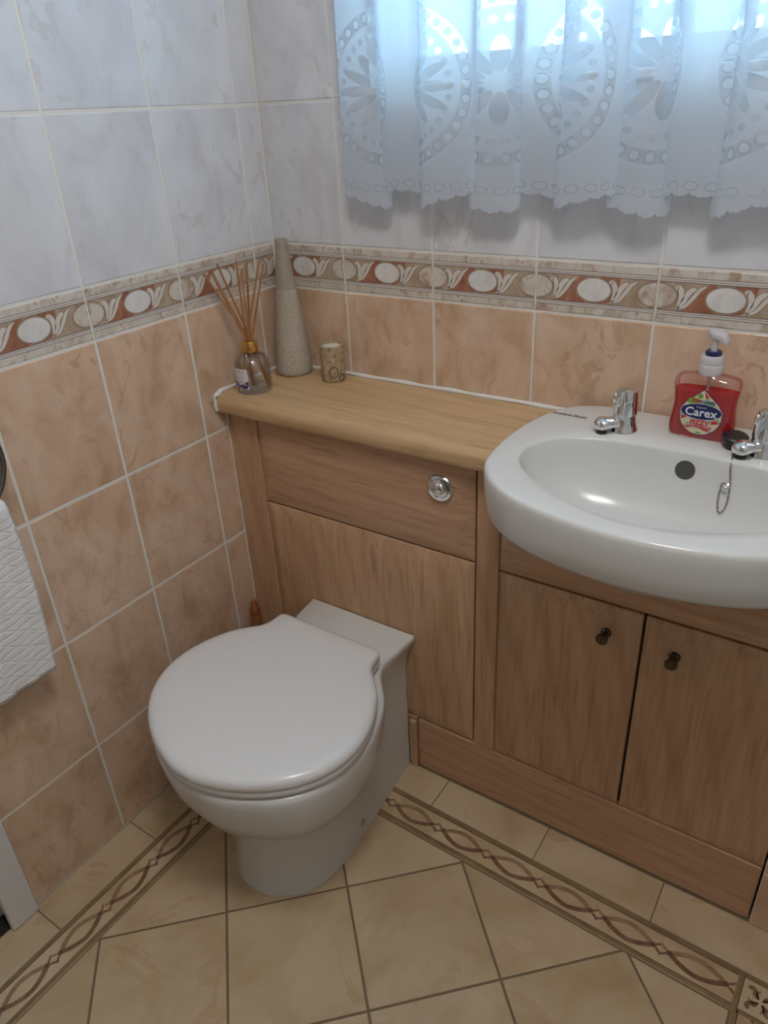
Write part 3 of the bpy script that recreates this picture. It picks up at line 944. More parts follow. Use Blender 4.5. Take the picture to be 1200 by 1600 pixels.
# ------------------------------------------------------------------ toilet
TX = 0.3145
def skew(y): return -(y + 0.205) * 0.036      # the pan stands very slightly askew
def half_to_ring(pts, per=6):
    """pts: (y, halfwidth) from the back corner to the front tip; returns closed outline around TX"""
    full = [(w, y, 0) for y, w in pts] + [(-w, y, 0) for y, w in reversed(pts[:-1])]
    return catmull(full, per, False)
def pan_row(z, pts): return [(TX + p.x + skew(p.y), p.y, z) for p in half_to_ring(pts)]
YBK = -0.2062
def P6(wb, w1, w2, w3, w4, w5, yf):
    s = (yf + 0.40)                     # front part stretched between y=-0.40 and the tip
    return [(YBK, wb), (-0.255, w1), (-0.320, w2), (-0.400, w3), (-0.40 + s * 0.36, w4), (-0.40 + s * 0.74, w5), (-0.40 + s * 0.95, w5 * 0.47), (yf, 0.0)]
rows = [pan_row(0.0004, P6(0.1065, 0.109, 0.112, 0.117, 0.121, 0.100, -0.622)),
        pan_row(0.012, P6(0.1065, 0.1085, 0.1115, 0.116, 0.119, 0.098, -0.619)),
        pan_row(0.080, P6(0.1060, 0.108, 0.110, 0.113, 0.114, 0.093, -0.611)),
        pan_row(0.140, P6(0.1060, 0.108, 0.110, 0.114, 0.116, 0.094, -0.609)),
        pan_row(0.175, P6(0.1060, 0.108, 0.111, 0.122, 0.132, 0.108, -0.622)),
        pan_row(0.205, P6(0.1045, 0.107, 0.113, 0.140, 0.158, 0.131, -0.648)),
        pan_row(0.240, P6(0.1050, 0.108, 0.116, 0.158, 0.182, 0.153, -0.678)),
        pan_row(0.285, P6(0.1060, 0.108, 0.119, 0.171, 0.197, 0.167, -0.697)),
        pan_row(0.320, P6(0.1120, 0.112, 0.121, 0.177, 0.204, 0.173, -0.705)),
        pan_row(0.345, P6(0.1250, 0.121, 0.123, 0.179, 0.206, 0.175, -0.709)),
        pan_row(0.358, P6(0.1300, 0.126, 0.124, 0.179, 0.206, 0.175, -0.709)),
        pan_row(0.3645, P6(0.1295, 0.1255, 0.122, 0.177, 0.204, 0.173, -0.707)),
        pan_row(0.3670, P6(0.1265, 0.1225, 0.118, 0.172, 0.199, 0.168, -0.701))]
toilet = thing('toilet', (TX + 0.007, -0.42, 0.0), 'white ceramic back-to-wall toilet with its lid closed', 'toilet')
mb = MB(); mb.loft(rows)
pan = obj('pan', mb, M['ceramic'], toilet, 60)
LID = [(-0.3120, 0.095), (-0.3128, 0.1130), (-0.3195, 0.1215), (-0.3390, 0.1240), (-0.3600, 0.1300), (-0.3800, 0.1480), (-0.4080, 0.1730), (-0.4420, 0.1920), (-0.4850, 0.2065), (-0.5350, 0.2105), (-0.5850, 0.1990), (-0.6300, 0.1720), (-0.6680, 0.1300), (-0.6960, 0.0800), (-0.7120, 0.0310), (-0.7145, 0.0)]
def lid_row(z, d):
    c = Vector((0, -0.51, 0)); out = []
    for p in half_to_ring(LID, 4):
        v = p - c; L = v.length; q = c + v * ((L - d) / L); out.append((TX + q.x + skew(q.y), q.y, z))
    return out
mb = MB(); mb.loft([lid_row(0.3695, 0.010), lid_row(0.3700, 0.006), lid_row(0.3730, 0.0025), lid_row(0.3820, 0.0025), lid_row(0.3850, 0.005)])
obj('seat', mb, M['seat'], toilet, 50)
mb = MB(); mb.loft([lid_row(0.3865, 0.006), lid_row(0.3880, 0.0015), lid_row(0.3920, 0.0), lid_row(0.3985, 0.0006), lid_row(0.4035, 0.0035), lid_row(0.4070, 0.0090), lid_row(0.4090, 0.018), lid_row(0.4103, 0.035), lid_row(0.4113, 0.07), lid_row(0.4118, 0.11)])
obj('lid', mb, M['seat'], toilet, 60)
for sx in (-0.075, 0.075):
    mb = MB(); mb.lathe([(0.011, 0.0), (0.011, 0.016), (0.009, 0.0180), (0.001, 0.0185)], (TX + sx, -0.316, 0.3668), 20)
    h_ = obj('hinge', mb, M['seat'], toilet, 40)
for s in (-1, 1):
    mb = MB(); mb.lathe([(0.0075, -0.006), (0.0075, 0.001), (0.0055, 0.0022), (0.0035, 0.0022), (0.0030, 0.0005), (0.0005, 0.0005)], (0, 0, 0), 16, 'x')
    for i, v in enumerate(mb.v): mb.v[i] = (TX + skew(-0.412) + s * (0.1145 + v[0]), -0.412 + v[1] * 1.25, 0.031 + v[2] * 1.25)
    obj('fixing_cap', mb, M['steel'], pan, 40)

# toilet brush standing behind the toilet, by the wall
br = thing('toilet_brush', (0.036, -0.236, 0.0), 'red-brown turned wooden brush handle in the corner behind the toilet', 'brush')
mb = MB(); mb.lathe([(0.033, 0.0003), (0.034, 0.01), (0.031, 0.10), (0.030, 0.125), (0.027, 0.125), (0.027, 0.02)], (0.036, -0.246, 0), 28)
obj('holder', mb, M['ceramic'], br, 50)
mb = MB(); mb.lathe([(0.024, 0.006), (0.025, 0.04), (0.024, 0.10), (0.006, 0.112), (0.0045, 0.12), (0.0045, 0.175), (0.009, 0.18), (0.0125, 0.195), (0.0118, 0.232), (0.0098, 0.236), (0.0118, 0.240), (0.0130, 0.262), (0.0128, 0.272), (0.0105, 0.276), (0.0128, 0.280), (0.0118, 0.292), (0.0085, 0.296), (0.0088, 0.303), (0.0060, 0.312), (0.0008, 0.3135)], (0.036, -0.240, 0.016), 24)
obj('handle', mb, M['handle'], br, 45)

# ------------------------------------------------------------------ wash basin
BC = Vector((0.876, -0.262))
outer_half = [(0.876, -0.012), (0.800, -0.012), (0.722, -0.014), (0.676, -0.034), (0.648, -0.078), (0.634, -0.135), (0.629, -0.205), (0.632, -0.262), (0.643, -0.312), (0.672, -0.356), (0.715, -0.388), (0.765, -0.408), (0.820, -0.420), (0.876, -0.424)]
inner_half = [(0.876, -0.146), (0.830, -0.1470), (0.772, -0.1530), (0.720, -0.1690), (0.690, -0.1940), (0.676, -0.228), (0.678, -0.266), (0.700, -0.304), (0.744, -0.340), (0.800, -0.370), (0.840, -0.382), (0.876, -0.386)]
def ring_by_angle(half, n=96):
    pts = [Vector((x, y, 0)) for x, y in half] + [Vector((2 * BC.x - x, y, 0)) for x, y in reversed(half[1:-1])]
    d = catmull(pts, 10, True)
    pol = sorted((math.atan2(p.y - BC.y, p.x - BC.x), (p.xy - BC).length) for p in d)
    pol = [(pol[-1][0] - 2 * PI, pol[-1][1])] + pol + [(pol[0][0] + 2 * PI, pol[0][1])]
    out = []
    for i in range(n):
        a = -PI + 2 * PI * (i + 0.5) / n
        for k in range(len(pol) - 1):
            if pol[k][0] <= a <= pol[k + 1][0]:
                f = (a - pol[k][0]) / max(1e-9, pol[k + 1][0] - pol[k][0]); r = pol[k][1] + f * (pol[k + 1][1] - pol[k][1]); break
        out.append((a, r))
    return out
RO, RI = ring_by_angle(outer_half), ring_by_angle(inner_half)
def brow(z, fo=None, fi=None, mix=None, doff=0.0, cy=0.0):
    out = []
    for (a, ro), (_, ri) in zip(RO, RI):
        if mix is not None: r = ro + (ri - ro) * mix
        elif fo is not None: r = ro - fo
        else: r = ri * fi - doff
        out.append((BC.x + r * math.cos(a), BC.y + cy + r * math.sin(a), z))
    return out
RZ = 0.8355
rows = [brow(0.700, fi=0.55), brow(0.722, fi=0.84), brow(0.745, fo=0.036), brow(0.7525, fo=0.022), brow(0.757, fo=0.012), brow(0.765, fo=0.0065), brow(0.790, fo=0.002), brow(0.815, fo=0.0), brow(0.8275, fo=0.0004), brow(0.8320, fo=0.0018), brow(0.8346, fo=0.0044),
        brow(RZ, fo=0.0080), brow(RZ, mix=0.70), brow(RZ - 0.0002, fi=1.012), brow(RZ - 0.0014, fi=1.0), brow(RZ - 0.0045, fi=0.991), brow(0.820, fi=0.978), brow(0.800, fi=0.950, cy=-0.001), brow(0.775, fi=0.90, cy=-0.003), brow(0.752, fi=0.81, cy=-0.006), brow(0.735, fi=0.66, cy=-0.009), brow(0.724, fi=0.44, cy=-0.011), brow(0.718, fi=0.22, cy=-0.012), brow(0.716, fi=0.10, cy=-0.012)]
basin = thing('wash_basin', (BC.x, BC.y, 0.70), 'white ceramic semi-recessed wash basin with curved front', 'basin')
mb = MB(); mb.loft(rows)
bowl = obj('bowl', mb, M['ceramic'], basin, 75)
bvh = BVHTree.FromPolygons([Vector(v) for v in mb.v], mb.f)
def bowl_y(x, z):
    hit = bvh.ray_cast(Vector((x, -0.262, z)), Vector((0, 1, 0)))
    return hit[0], hit[1]
p, nrm = bowl_y(0.888, 0.8095)
if nrm.y > 0: nrm = -nrm
mb = MB(); mb.lathe([(0.0140, 0.0), (0.0140, 0.0010), (0.0130, 0.0012), (0.0122, 0.0003), (0.0005, 0.0002)], (0, 0, 0), 28)
rot = nrm.to_track_quat('Z', 'Y').to_matrix()
mb.v = [tuple(rot @ Vector(v) + p) for v in mb.v]
obj('overflow', mb, M['overflow'], basin, 40)
mb = MB(); mb.lathe([(0.030, 0.0), (0.030, 0.002), (0.026, 0.003), (0.020, 0.001), (0.0005, -0.004)], (BC.x, BC.y - 0.012, 0.7162), 28)
obj('waste', mb, M['chrome'], basin, 40)
def text_mb(s, size, shear=0.0, space=1.0, fat=0.0):
    cu_ = bpy.data.curves.new('t', 'FONT'); cu_.body = s; cu_.size = size; cu_.align_x = 'CENTER'; cu_.align_y = 'CENTER'
    cu_.shear = shear; cu_.space_character = space; cu_.offset = fat; cu_.resolution_u = 3; cu_.fill_mode = 'FRONT'
    ob = bpy.data.objects.new('t', cu_); COL.objects.link(ob)
    dg = bpy.context.evaluated_depsgraph_get(); dg.update()
    me = bpy.data.meshes.new_from_object(ob.evaluated_get(dg))
    r = MB(); r.add([tuple(v.co) for v in me.vertices], [tuple(p.vertices) for p in me.polygons])
    bpy.data.objects.remove(ob); bpy.data.curves.remove(cu_); bpy.data.meshes.remove(me)
    return r
tm = text_mb('Armitage Shanks', 0.0120, 0.35, fat=0.0002)
tm.v = [(0.6840 + x * 0.72, -0.084 + y * 1.15, RZ + 0.0003) for x, y, z in tm.v]
obj('maker_script', tm, M['ink'], basin, recalc=False)

# ------------------------------------------------------------------ pillar taps
def make_tap(x, y, label):
    t = thing('pillar_tap', (x, y, RZ), label, 'tap', 'chrome pillar taps on the basin')
    sdx, sdy = -0.66, -0.75
    def ell(cx, cy, cz, rx, ry, rz, n=20, k=10):
        m_ = MB(); m_.sphere((0, 0, 0), 1.0, n, k); m_.v = [(cx + a * rx, cy + b * ry, cz + c * rz) for a, b, c in m_.v]; return m_
    m_ = MB(); m_.lathe([(0.0225, 0.0002), (0.0225, 0.003), (0.0205, 0.006), (0.0185, 0.016), (0.0172, 0.025), (0.0168, 0.028)], (x, y, RZ), 32)
    body = obj('body', m_, M['chrome'], t, 40)
    rows = []
    for k, (dy, z, rx, rz) in enumerate([(0.0, 0.0135, 0.0125, 0.0100), (-0.014, 0.0138, 0.0130, 0.0096), (-0.021, 0.0146, 0.0126, 0.0088), (-0.026, 0.0152, 0.0130, 0.0092), (-0.032, 0.0156, 0.0142, 0.0102), (-0.038, 0.0154, 0.0146, 0.0106), (-0.043, 0.0149, 0.0132, 0.0098), (-0.047, 0.0144, 0.0088, 0.0070), (-0.0492, 0.0140, 0.0040, 0.0030)]):
        rows.append([(x - sdx * dy - sdy * rx * math.cos(2 * PI * j / 20), y - sdy * dy + sdx * rx * math.cos(2 * PI * j / 20), RZ + z + rz * math.sin(2 * PI * j / 20)) for j in range(20)])
    m_ = MB(); m_.loft(rows); obj('spout', m_, M['chrome'], t, 60)
    m_ = MB(); m_.lathe([(0.0085, 0.0), (0.0085, 0.006), (0.0065, 0.006)], (x + sdx * 0.037, y + sdy * 0.037, RZ + 0.0012), 18); obj('outlet', m_, M['rubber'], t, 40)
    # fluted head: four shallow scallops
    rows = []
    for r, z in ((0.0165, 0.0265), (0.0184, 0.0270), (0.0186, 0.030), (0.0178, 0.048), (0.0170, 0.060), (0.0152, 0.0645), (0.0120, 0.0655)):
        row = []
        for j in range(48):
            a = 2 * PI * j / 48; fl = (0.5 + 0.5 * math.cos(4 * a + 0.6)) ** 3
            dep = 0.0034 if 0.028 < z < 0.062 else 0.0008
            row.append((x + (r - dep * fl) * math.cos(a), y + (r - dep * fl) * math.sin(a), RZ + z))
        rows.append(row)
    m_ = MB(); m_.loft(rows); hd = obj('head', m_, M['chrome'], t, 35)
    m_ = MB(); m_.lathe([(0.0100, 0.0654), (0.0100, 0.0668), (0.0085, 0.0672), (0.0005, 0.0665)], (x, y, RZ), 28); obj('top_disc', m_, M['chrome'], hd, 40)
    ax, ay = -0.0135, -0.0085
    m_ = ell(x + ax, y + ay, RZ + 0.052, 0.0045, 0.0055, 0.0095); obj('grip_boss', m_, M['chrome'], hd, 60)
    return t
make_tap(0.7785, -0.104, 'chrome pillar tap on the basin left of the red soap bottle')
make_tap(0.9785, -0.104, 'chrome pillar tap at the right picture edge behind the black plug')

# ------------------------------------------------------------------ black plug and its ball chain
plug = thing('basin_plug', (0.946, -0.092, RZ), 'black ribbed rubber plug on a ball chain beside the right-hand tap', 'plug')
mb = MB()
pc = Vector((0.9390, -0.099, RZ + 0.0112))
prof = [(0.0005, -0.0095), (0.0120, -0.0095), (0.0150, -0.0075), (0.0165, 0.001), (0.0185, 0.0035), (0.0185, 0.0065), (0.0160, 0.0085), (0.0005, 0.0085)]
rows = []
for r, hh in prof:
    row = []
    for j in range(56):
        a = 2 * PI * j / 56; rr = r * (1 - (0.045 if (j % 2 and r > 0.017) else 0))
        row.append((pc.x + rr * math.cos(a), pc.y + rr * math.sin(a), pc.z + hh + 0.10 * rr * math.sin(a - 0.6)))
    rows.append(row)
mb.loft(rows)
obj('stopper', mb, M['rubber'], plug, 30)
chain_pts = [(0.9430, -0.117, RZ + 0.004), (0.9440, -0.128, RZ + 0.0015), (0.9455, -0.139, RZ + 0.0014)]
def on_bowl(x, z, off=0.0018):
    p, n = bowl_y(x, z)
    if n.y > 0: n = -n
    return p + n * off
for x, z in ((0.9475, 0.829), (0.9490, 0.818), (0.9515, 0.806), (0.9525, 0.796), (0.9535, 0.785), (0.9530, 0.776), (0.9515, 0.768), (0.9480, 0.7630), (0.9440, 0.7660), (0.9415, 0.774), (0.9405, 0.784), (0.9405, 0.794), (0.9415, 0.802), (0.9450, 0.8035), (0.9485, 0.800)):
    chain_pts.append(tuple(on_bowl(x, z)))
cc = catmull(chain_pts, 14)
mb = MB(); last = None
for p in cc:
    if last is None or (p - last).length >= 0.0036:
        mb.sphere(p, 0.00165, 6, 4); last = p
mb.tube(cc[::4], 0.0005, 4)
obj('chain', mb, M['brass_chain'], plug, 80)
p, n = bowl_y(0.9475, 0.7975)
if n.y > 0: n = -n
mb = MB(); mb.lathe([(0.0068, 0.0), (0.0068, 0.0015), (0.0042, 0.0028), (0.0040, 0.006), (0.0030, 0.0078), (0.0005, 0.0085)], (0, 0, 0), 16)
rot = n.to_track_quat('Z', 'Y').to_matrix(); mb.v = [tuple(rot @ Vector(v) + p) for v in mb.v]
obj('chain_stay', mb, M['chrome'], plug, 50)

# ------------------------------------------------------------------ soap dispenser
SX, SY = 0.8860, -0.0720
soap = thing('soap_dispenser', (SX, SY, RZ), 'red watermelon hand soap pump bottle with navy logo on basin', 'soap bottle')
SW = [(0.0, 0.0405), (0.004, 0.0440), (0.012, 0.0462), (0.022, 0.0462), (0.036, 0.0445), (0.050, 0.0432), (0.064, 0.0440), (0.076, 0.0462), (0.082, 0.0465), (0.0885, 0.0452), (0.0925, 0.0400), (0.0950, 0.0270), (0.0965, 0.0150), (0.102, 0.0140)]
def sdep(z): return 0.0205 if z < 0.086 else (0.0185 if z < 0.09 else (0.0165 if z < 0.095 else 0.0140))
def s_at(z):
    for (a, wa), (b, wb) in zip(SW, SW[1:]):
        if a <= z <= b: return wa + (wb - wa) * (z - a) / (b - a)
    return SW[-1][1]
def srow(z, w, d, n=48, ex=4.0):
    out = []
    for j in range(n):
        a = 2 * PI * j / n; c, s_ = math.cos(a), math.sin(a)
        out.append((SX + math.copysign(abs(c) ** (2 / ex), c) * w, SY + math.copysign(abs(s_) ** (2 / ex), s_) * d, RZ + z))
    return out
rows = []
for z, w in SW:
    ex = 4.0 if z < 0.09 else (3.0 if z < 0.095 else 2.0)
    dd = sdep(z) if z > 0.002 else 0.018
    rows.append(srow(z + 0.0004, w, dd, 48, ex))
mb = MB(); mb.loft(rows, True, True, False)
bot = obj('bottle', mb, M['clear_plastic'], soap, 60)
rows = [srow(z + 0.0012 if z < 0.001 else z, w - 0.0014, (sdep(z) if z > 0.002 else 0.018) - 0.0012) for z, w in SW if z < 0.065]
rows.append(srow(0.0705, s_at(0.0705) - 0.0014, 0.0193))
mb = MB(); mb.loft(rows)
obj('liquid', mb, M['soap'], bot, 60)
# pump
mb = MB(); mb.lathe([(0.0163, 0.0965), (0.0168, 0.098), (0.0168, 0.110), (0.0158, 0.1115), (0.0163, 0.113), (0.0160, 0.1215), (0.0145, 0.1235), (0.0110, 0.1240)], (SX, SY, RZ), 32)
obj('collar', mb, M['pump'], soap, 35)
mb = MB(); mb.lathe([(0.0108, 0.1235), (0.0112, 0.1245), (0.0112, 0.1290), (0.0095, 0.1305), (0.0062, 0.1300)], (SX, SY, RZ), 28)
obj('lock_ring', mb, M['navy'], soap, 35)
mb = MB(); mb.lathe([(0.0046, 0.124), (0.0046, 0.149)], (SX, SY, RZ), 18)
stem = obj('stem', mb, M['pump'], soap, 40)
# head: a swept wedge with the nozzle to the right and forward
rows = []
nd = Vector((0.93, -0.37, 0)).normalized(); sd = Vector((-nd.y, nd.x, 0))
for d_, w_, zb, zt in ((-0.0125, 0.0008, 0.1545, 0.1560), (-0.0100, 0.0050, 0.1500, 0.1578), (-0.0040, 0.0082, 0.1465, 0.1598), (0.0040, 0.0085, 0.1462, 0.1605), (0.0100, 0.0078, 0.1458, 0.1592), (0.0150, 0.0062, 0.1425, 0.1570), (0.0180, 0.0048, 0.1400, 0.1535), (0.0190, 0.0038, 0.1405, 0.1480)):
    row = []
    for j in range(16):
        a = 2 * PI * j / 16; c, s_ = math.cos(a), math.sin(a)
        q_ = Vector((SX, SY, 0)) + nd * d_ + sd * (math.copysign(abs(c) ** 0.6, c) * w_)
        row.append((q_.x, q_.y, RZ + (zb + zt) / 2 + math.copysign(abs(s_) ** 0.7, s_) * (zt - zb) / 2))
    rows.append(row)
mb = MB(); mb.loft(rows); obj('pump_head', mb, M['pump'], soap, 50)
mb = MB(); mb.lathe([(0.0022, 0.006), (0.0022, 0.098)], (SX, SY, RZ), 10); obj('dip_tube', mb, M['pump'], bot, 60)
# label: teardrop print following the front face
LZ = 0.0375
def lab(x, z, off):
    """label-plane metres -> point just proud of the bottle front"""
    zz = LZ + z; w = s_at(max(0.0, zz)); k = min(0.999, abs(x) / w)
    y = SY - 0.0205 * (1 - k ** 4) ** 0.25 - 0.0006 - off
    return (SX + x, y, RZ + zz)
def lab_faces(mb_, poly, off, mi):
    """fan from the centroid so the print bends with the bottle"""
    cx = sum(p[0] for p in poly) / len(poly); cz = sum(p[1] for p in poly) / len(poly)
    n = len(poly)
    for k in range(4):
        f0, f1 = k / 4, (k + 1) / 4
        for i in range(n):
            a, b = poly[i - 1], poly[i]
            g = lambda p, f: (cx + (p[0] - cx) * f, cz + (p[1] - cz) * f)
            pts = [g(a, f0), g(a, f1), g(b, f1), g(b, f0)] if k else [(cx, cz), g(a, f1), g(b, f1)]
            mb_.face([lab(x, z, off) for x, z in pts], mi)
LM = [M[k] for k in ('l_purple', 'l_cream', 'l_green', 'l_red', 'l_navy', 'l_white', 'l_dgreen', 'l_blue')]
def tear(r, tip):
    a0 = math.acos(r / tip); pts = [(0, tip)]
    n = 40
    for i in range(n + 1):
        a = PI / 2 + a0 + (2 * PI - 2 * a0) * i / n
        pts.append((r * math.cos(a), r * math.sin(a)))
    return pts
mb = MB()
lab_faces(mb, tear(0.0305, 0.041), 0.0, 0)
lab_faces(mb, tear(0.0290, 0.0390), 0.0001, 1)
def wedge(cx, cz, r, a, rin, mi, off):
    poly = [(cx + r * math.cos(a + PI * i / 14), cz + r * math.sin(a + PI * i / 14)) for i in range(15)]
    lab_faces(mb, poly, off, mi)
def inside(poly, R=0.0285): return poly
for cx, cz, r, a in ((-0.022, -0.006, 0.0070, 0.6), (0.021, -0.010, 0.0075, 0.2), (-0.013, -0.020, 0.0080, 0.3), (0.008, -0.022, 0.0085, -0.3), (0.003, 0.030, 0.0060, -1.2)):
    wedge(cx, cz, r, a, 0, 6, 0.0002); wedge(cx, cz, r * 0.84, a, 0, 5, 0.0003); wedge(cx, cz, r * 0.72, a, 0, 3, 0.0004)
for cx, cz, rx, rz in ((-0.012, 0.021, 0.009, 0.006), (0.010, 0.019, 0.008, 0.005), (-0.024, 0.002, 0.0045, 0.004), (0.0, -0.0265, 0.004, 0.0018), (-0.004, 0.030, 0.004, 0.004)):
    lab_faces(mb, [(cx + rx * math.cos(2 * PI * i / 16), cz + rz * math.sin(2 * PI * i / 16)) for i in range(16)], 0.00015, 2)
lab_faces(mb, [(0.0292 * math.cos(2 * PI * i / 40), 0.0065 + 0.0125 * math.sin(2 * PI * i / 40)) for i in range(40)], 0.0006, 5)
lab_faces(mb, [(0.0285 * math.cos(2 * PI * i / 40), 0.0065 + 0.0118 * math.sin(2 * PI * i / 40)) for i in range(40)], 0.0007, 4)
def lab_text(s, size, x, z, mi, off, **k):
    t_ = text_mb(s, size, **k); mb.add([lab(x + a, z + b, off) for a, b, c in t_.v], t_.f, mi)
lab_text('Cussons', 0.0042, 0, 0.0132, 5, 0.0009)
lab_text('Carex', 0.0175, 0, 0.0050, 5, 0.0009, fat=0.00035, space=1.02)
lab_text('FUN', 0.0058, -0.0085, 0.0225, 3, 0.0008, fat=0.0003); lab_text('EDITION', 0.0056, 0.0065, 0.0218, 7, 0.0008, fat=0.0002)
lab_text('FIZZY', 0.0100, 0, -0.0107, 5, 0.0006, fat=0.0008); lab_text('FIZZY', 0.0100, 0, -0.0107, 3, 0.0008, fat=0.0005)
lab_text('WATERMELON', 0.0052, 0, -0.0170, 5, 0.0006, fat=0.0005); lab_text('WATERMELON', 0.0052, 0, -0.0170, 3, 0.0008, fat=0.00025)
lbl = obj('label', mb, LM, soap, recalc=False)

# ------------------------------------------------------------------ reed diffuser
DX, DY, DZ = 0.0575, -0.1650, WT
diff = thing('reed_diffuser', (DX, DY, DZ), 'clear glass reed diffuser with gold collar and brown reeds', 'diffuser')
mb = MB(); mb.lathe([(0.0335, 0.0004), (0.0355, 0.003), (0.0360, 0.010), (0.0360, 0.050), (0.0340, 0.062), (0.0270, 0.072), (0.0180, 0.0765), (0.0145, 0.0780), (0.0140, 0.086)], (DX, DY, DZ), 40, cap1=False)
mb.lathe([(0.0125, 0.086), (0.0125, 0.078), (0.0170, 0.0745), (0.0255, 0.0700), (0.0320, 0.0600), (0.0338, 0.0500), (0.0338, 0.0120), (0.0310, 0.0085), (0.0005, 0.0075)], (DX, DY, DZ), 40, cap0=False)
gb = obj('bottle', mb, M['glass'], diff, 60)
mb = MB(); mb.lathe([(0.0152, 0.0785), (0.0158, 0.0795), (0.0158, 0.0985), (0.0150, 0.1000), (0.0095, 0.1000), (0.0090, 0.0975)], (DX, DY, DZ), 32)
obj('collar', mb, M['gold'], diff, 35)
tips = [(-0.0445, -0.0474, 0.2315), (-0.0410, -0.0321, 0.237), (-0.0375, -0.0341, 0.2307), (-0.0355, -0.0197, 0.2455), (-0.0024, -0.0024, 0.2491), (0.0028, 0.0028, 0.2347), (0.0109, 0.0109, 0.2487), (0.0274, 0.0274, 0.2468), (0.0319, 0.0319, 0.2406)]
for k, (tx, ty, tz) in enumerate(tips):
    a = k * 2.4; nx, ny = 0.0055 * math.cos(a), 0.0055 * math.sin(a)
    top = Vector((DX + tx, DY + ty, DZ + tz)); nk = Vector((DX + nx, DY + ny, DZ + 0.0975))
    d_ = (nk - top); foot = nk + d_ * (0.086 / -d_.z)
    off = Vector((foot.x - DX, foot.y - DY, 0))
    if off.length > 0.030: foot = Vector((DX, DY, foot.z)) + off * (0.030 / off.length)
    mb = MB(); mb.tube([top, nk, foot], 0.0021, 8)
    obj('reed', mb, M['reed'], diff, 50)
LAZ = math.atan2(-0.92, -0.02)
def wrap(s, h, off=0.0):
    a = LAZ + s / 0.0361; r = 0.0362 + off
    return (DX + r * math.cos(a), DY + r * math.sin(a), DZ + h)
mb = MB(); n = 12
for i in range(n):
    s0, s1_ = -0.0175 + 0.035 * i / n, -0.0175 + 0.035 * (i + 1) / n
    mb.face([wrap(s0, 0.012), wrap(s1_, 0.012), wrap(s1_, 0.053), wrap(s0, 0.053)], 0)
random.seed(3)
for i in range(34):                    # lavender sprigs along the label's foot
    s_ = -0.0165 + 0.033 * random.random(); edge = abs(s_) / 0.0175
    hh = 0.0135 + random.random() * (0.007 + 0.009 * edge ** 2); r_ = 0.0016 + 0.0012 * random.random()
    mb.face([wrap(max(-0.0174, min(0.0174, s_ + r_ * math.cos(2 * PI * j / 7))), hh + r_ * math.sin(2 * PI * j / 7), 0.0002 + 0.00001 * i) for j in range(7)], 2 if i % 3 == 0 else 1)
for s_, size, hh, mi in (('LILAC', 0.0040, 0.0355, 3), ('&', 0.0036, 0.0310, 3), ('LAVENDER', 0.0040, 0.0265, 3)):
    t_ = text_mb(s_, size, space=1.2); mb.add([wrap(x, hh + y, 0.0003) for x, y, z in t_.v], t_.f, mi)
for i in range(9):                     # faint line of small print at the top
    s_ = -0.010 + 0.0024 * i; mb.face([wrap(s_, 0.0462, 0.0003), wrap(s_ + 0.0013, 0.0462, 0.0003), wrap(s_ + 0.0013, 0.0482, 0.0003), wrap(s_, 0.0482, 0.0003)], 3)
obj('label', mb, [M['paper'], M['purple'], M['violet'], M['ink_grey']], diff, recalc=False)

# ------------------------------------------------------------------ tall vase
vase = thing('vase', (0.057, -0.040, WT), 'tall narrow cone-shaped grey stoneware vase in the corner', 'vase')
mb = MB(); mb.lathe([(0.0345, 0.0004), (0.0378, 0.004), (0.0385, 0.010), (0.0372, 0.030), (0.0318, 0.080), (0.0262, 0.130), (0.0212, 0.1745)], (0.057, -0.040, WT), 40, cap1=False)
obj('body', mb, M['stone_low'], vase, 60)
mb = MB(); mb.lathe([(0.0212, 0.1745), (0.0206, 0.177), (0.0168, 0.212), (0.0138, 0.240), (0.0125, 0.262), (0.0127, 0.2675), (0.0120, 0.2690), (0.0098, 0.2688), (0.0092, 0.262), (0.0110, 0.235), (0.0150, 0.190)], (0.057, -0.040, WT), 40, cap0=False, cap1=True)
obj('neck', mb, M['stone_up'], vase, 60)

# ------------------------------------------------------------------ candle in a bark cup
CXX, CYY = 0.1640, -0.0430
cnd = thing('candle_holder', (CXX, CYY, WT), 'small birch bark candle cup beside the tall vase', 'candle')
mb = MB()
rows = []
for r, z in ((0.0225, 0.0003), (0.0240, 0.002), (0.0245, 0.010), (0.0245, 0.040), (0.0245, 0.068), (0.0250, 0.0715), (0.0240, 0.0735), (0.0215, 0.0732), (0.0205, 0.066)):
    row = []
    for j in range(40):
        a = 2 * PI * j / 40; rr = r * (1 + 0.018 * math.sin(3 * a + z * 40) + 0.012 * math.sin(7 * a + 1)); row.append((CXX + rr * math.cos(a), CYY + rr * math.sin(a), WT + z))
    rows.append(row)
mb.loft(rows); cup = obj('bark_cup', mb, M['bark'], cnd, 50)
mb = MB(); mb.lathe([(0.0198, 0.060), (0.0203, 0.0690), (0.0180, 0.0705), (0.0005, 0.0690)], (CXX, CYY, WT), 32)
obj('wax', mb, M['wax'], cnd, 50)
mb = MB()                              # two dark knot rings on the bark
for az, hz, ra, rb in ((-0.88, 0.022, 0.0085, 0.0110), (-0.20, 0.010, 0.0060, 0.0070)):
    mb.tube([(CXX + 0.0252 * math.cos(az + ra / 0.0245 * math.cos(b_)), CYY + 0.0252 * math.sin(az + ra / 0.0245 * math.cos(b_)), WT + hz + rb * math.sin(b_)) for b_ in [2 * PI * i / 20 for i in range(20)]], 0.0009, 6, True)
obj('bark_knot', mb, M['bark_dark'], cup, 60)

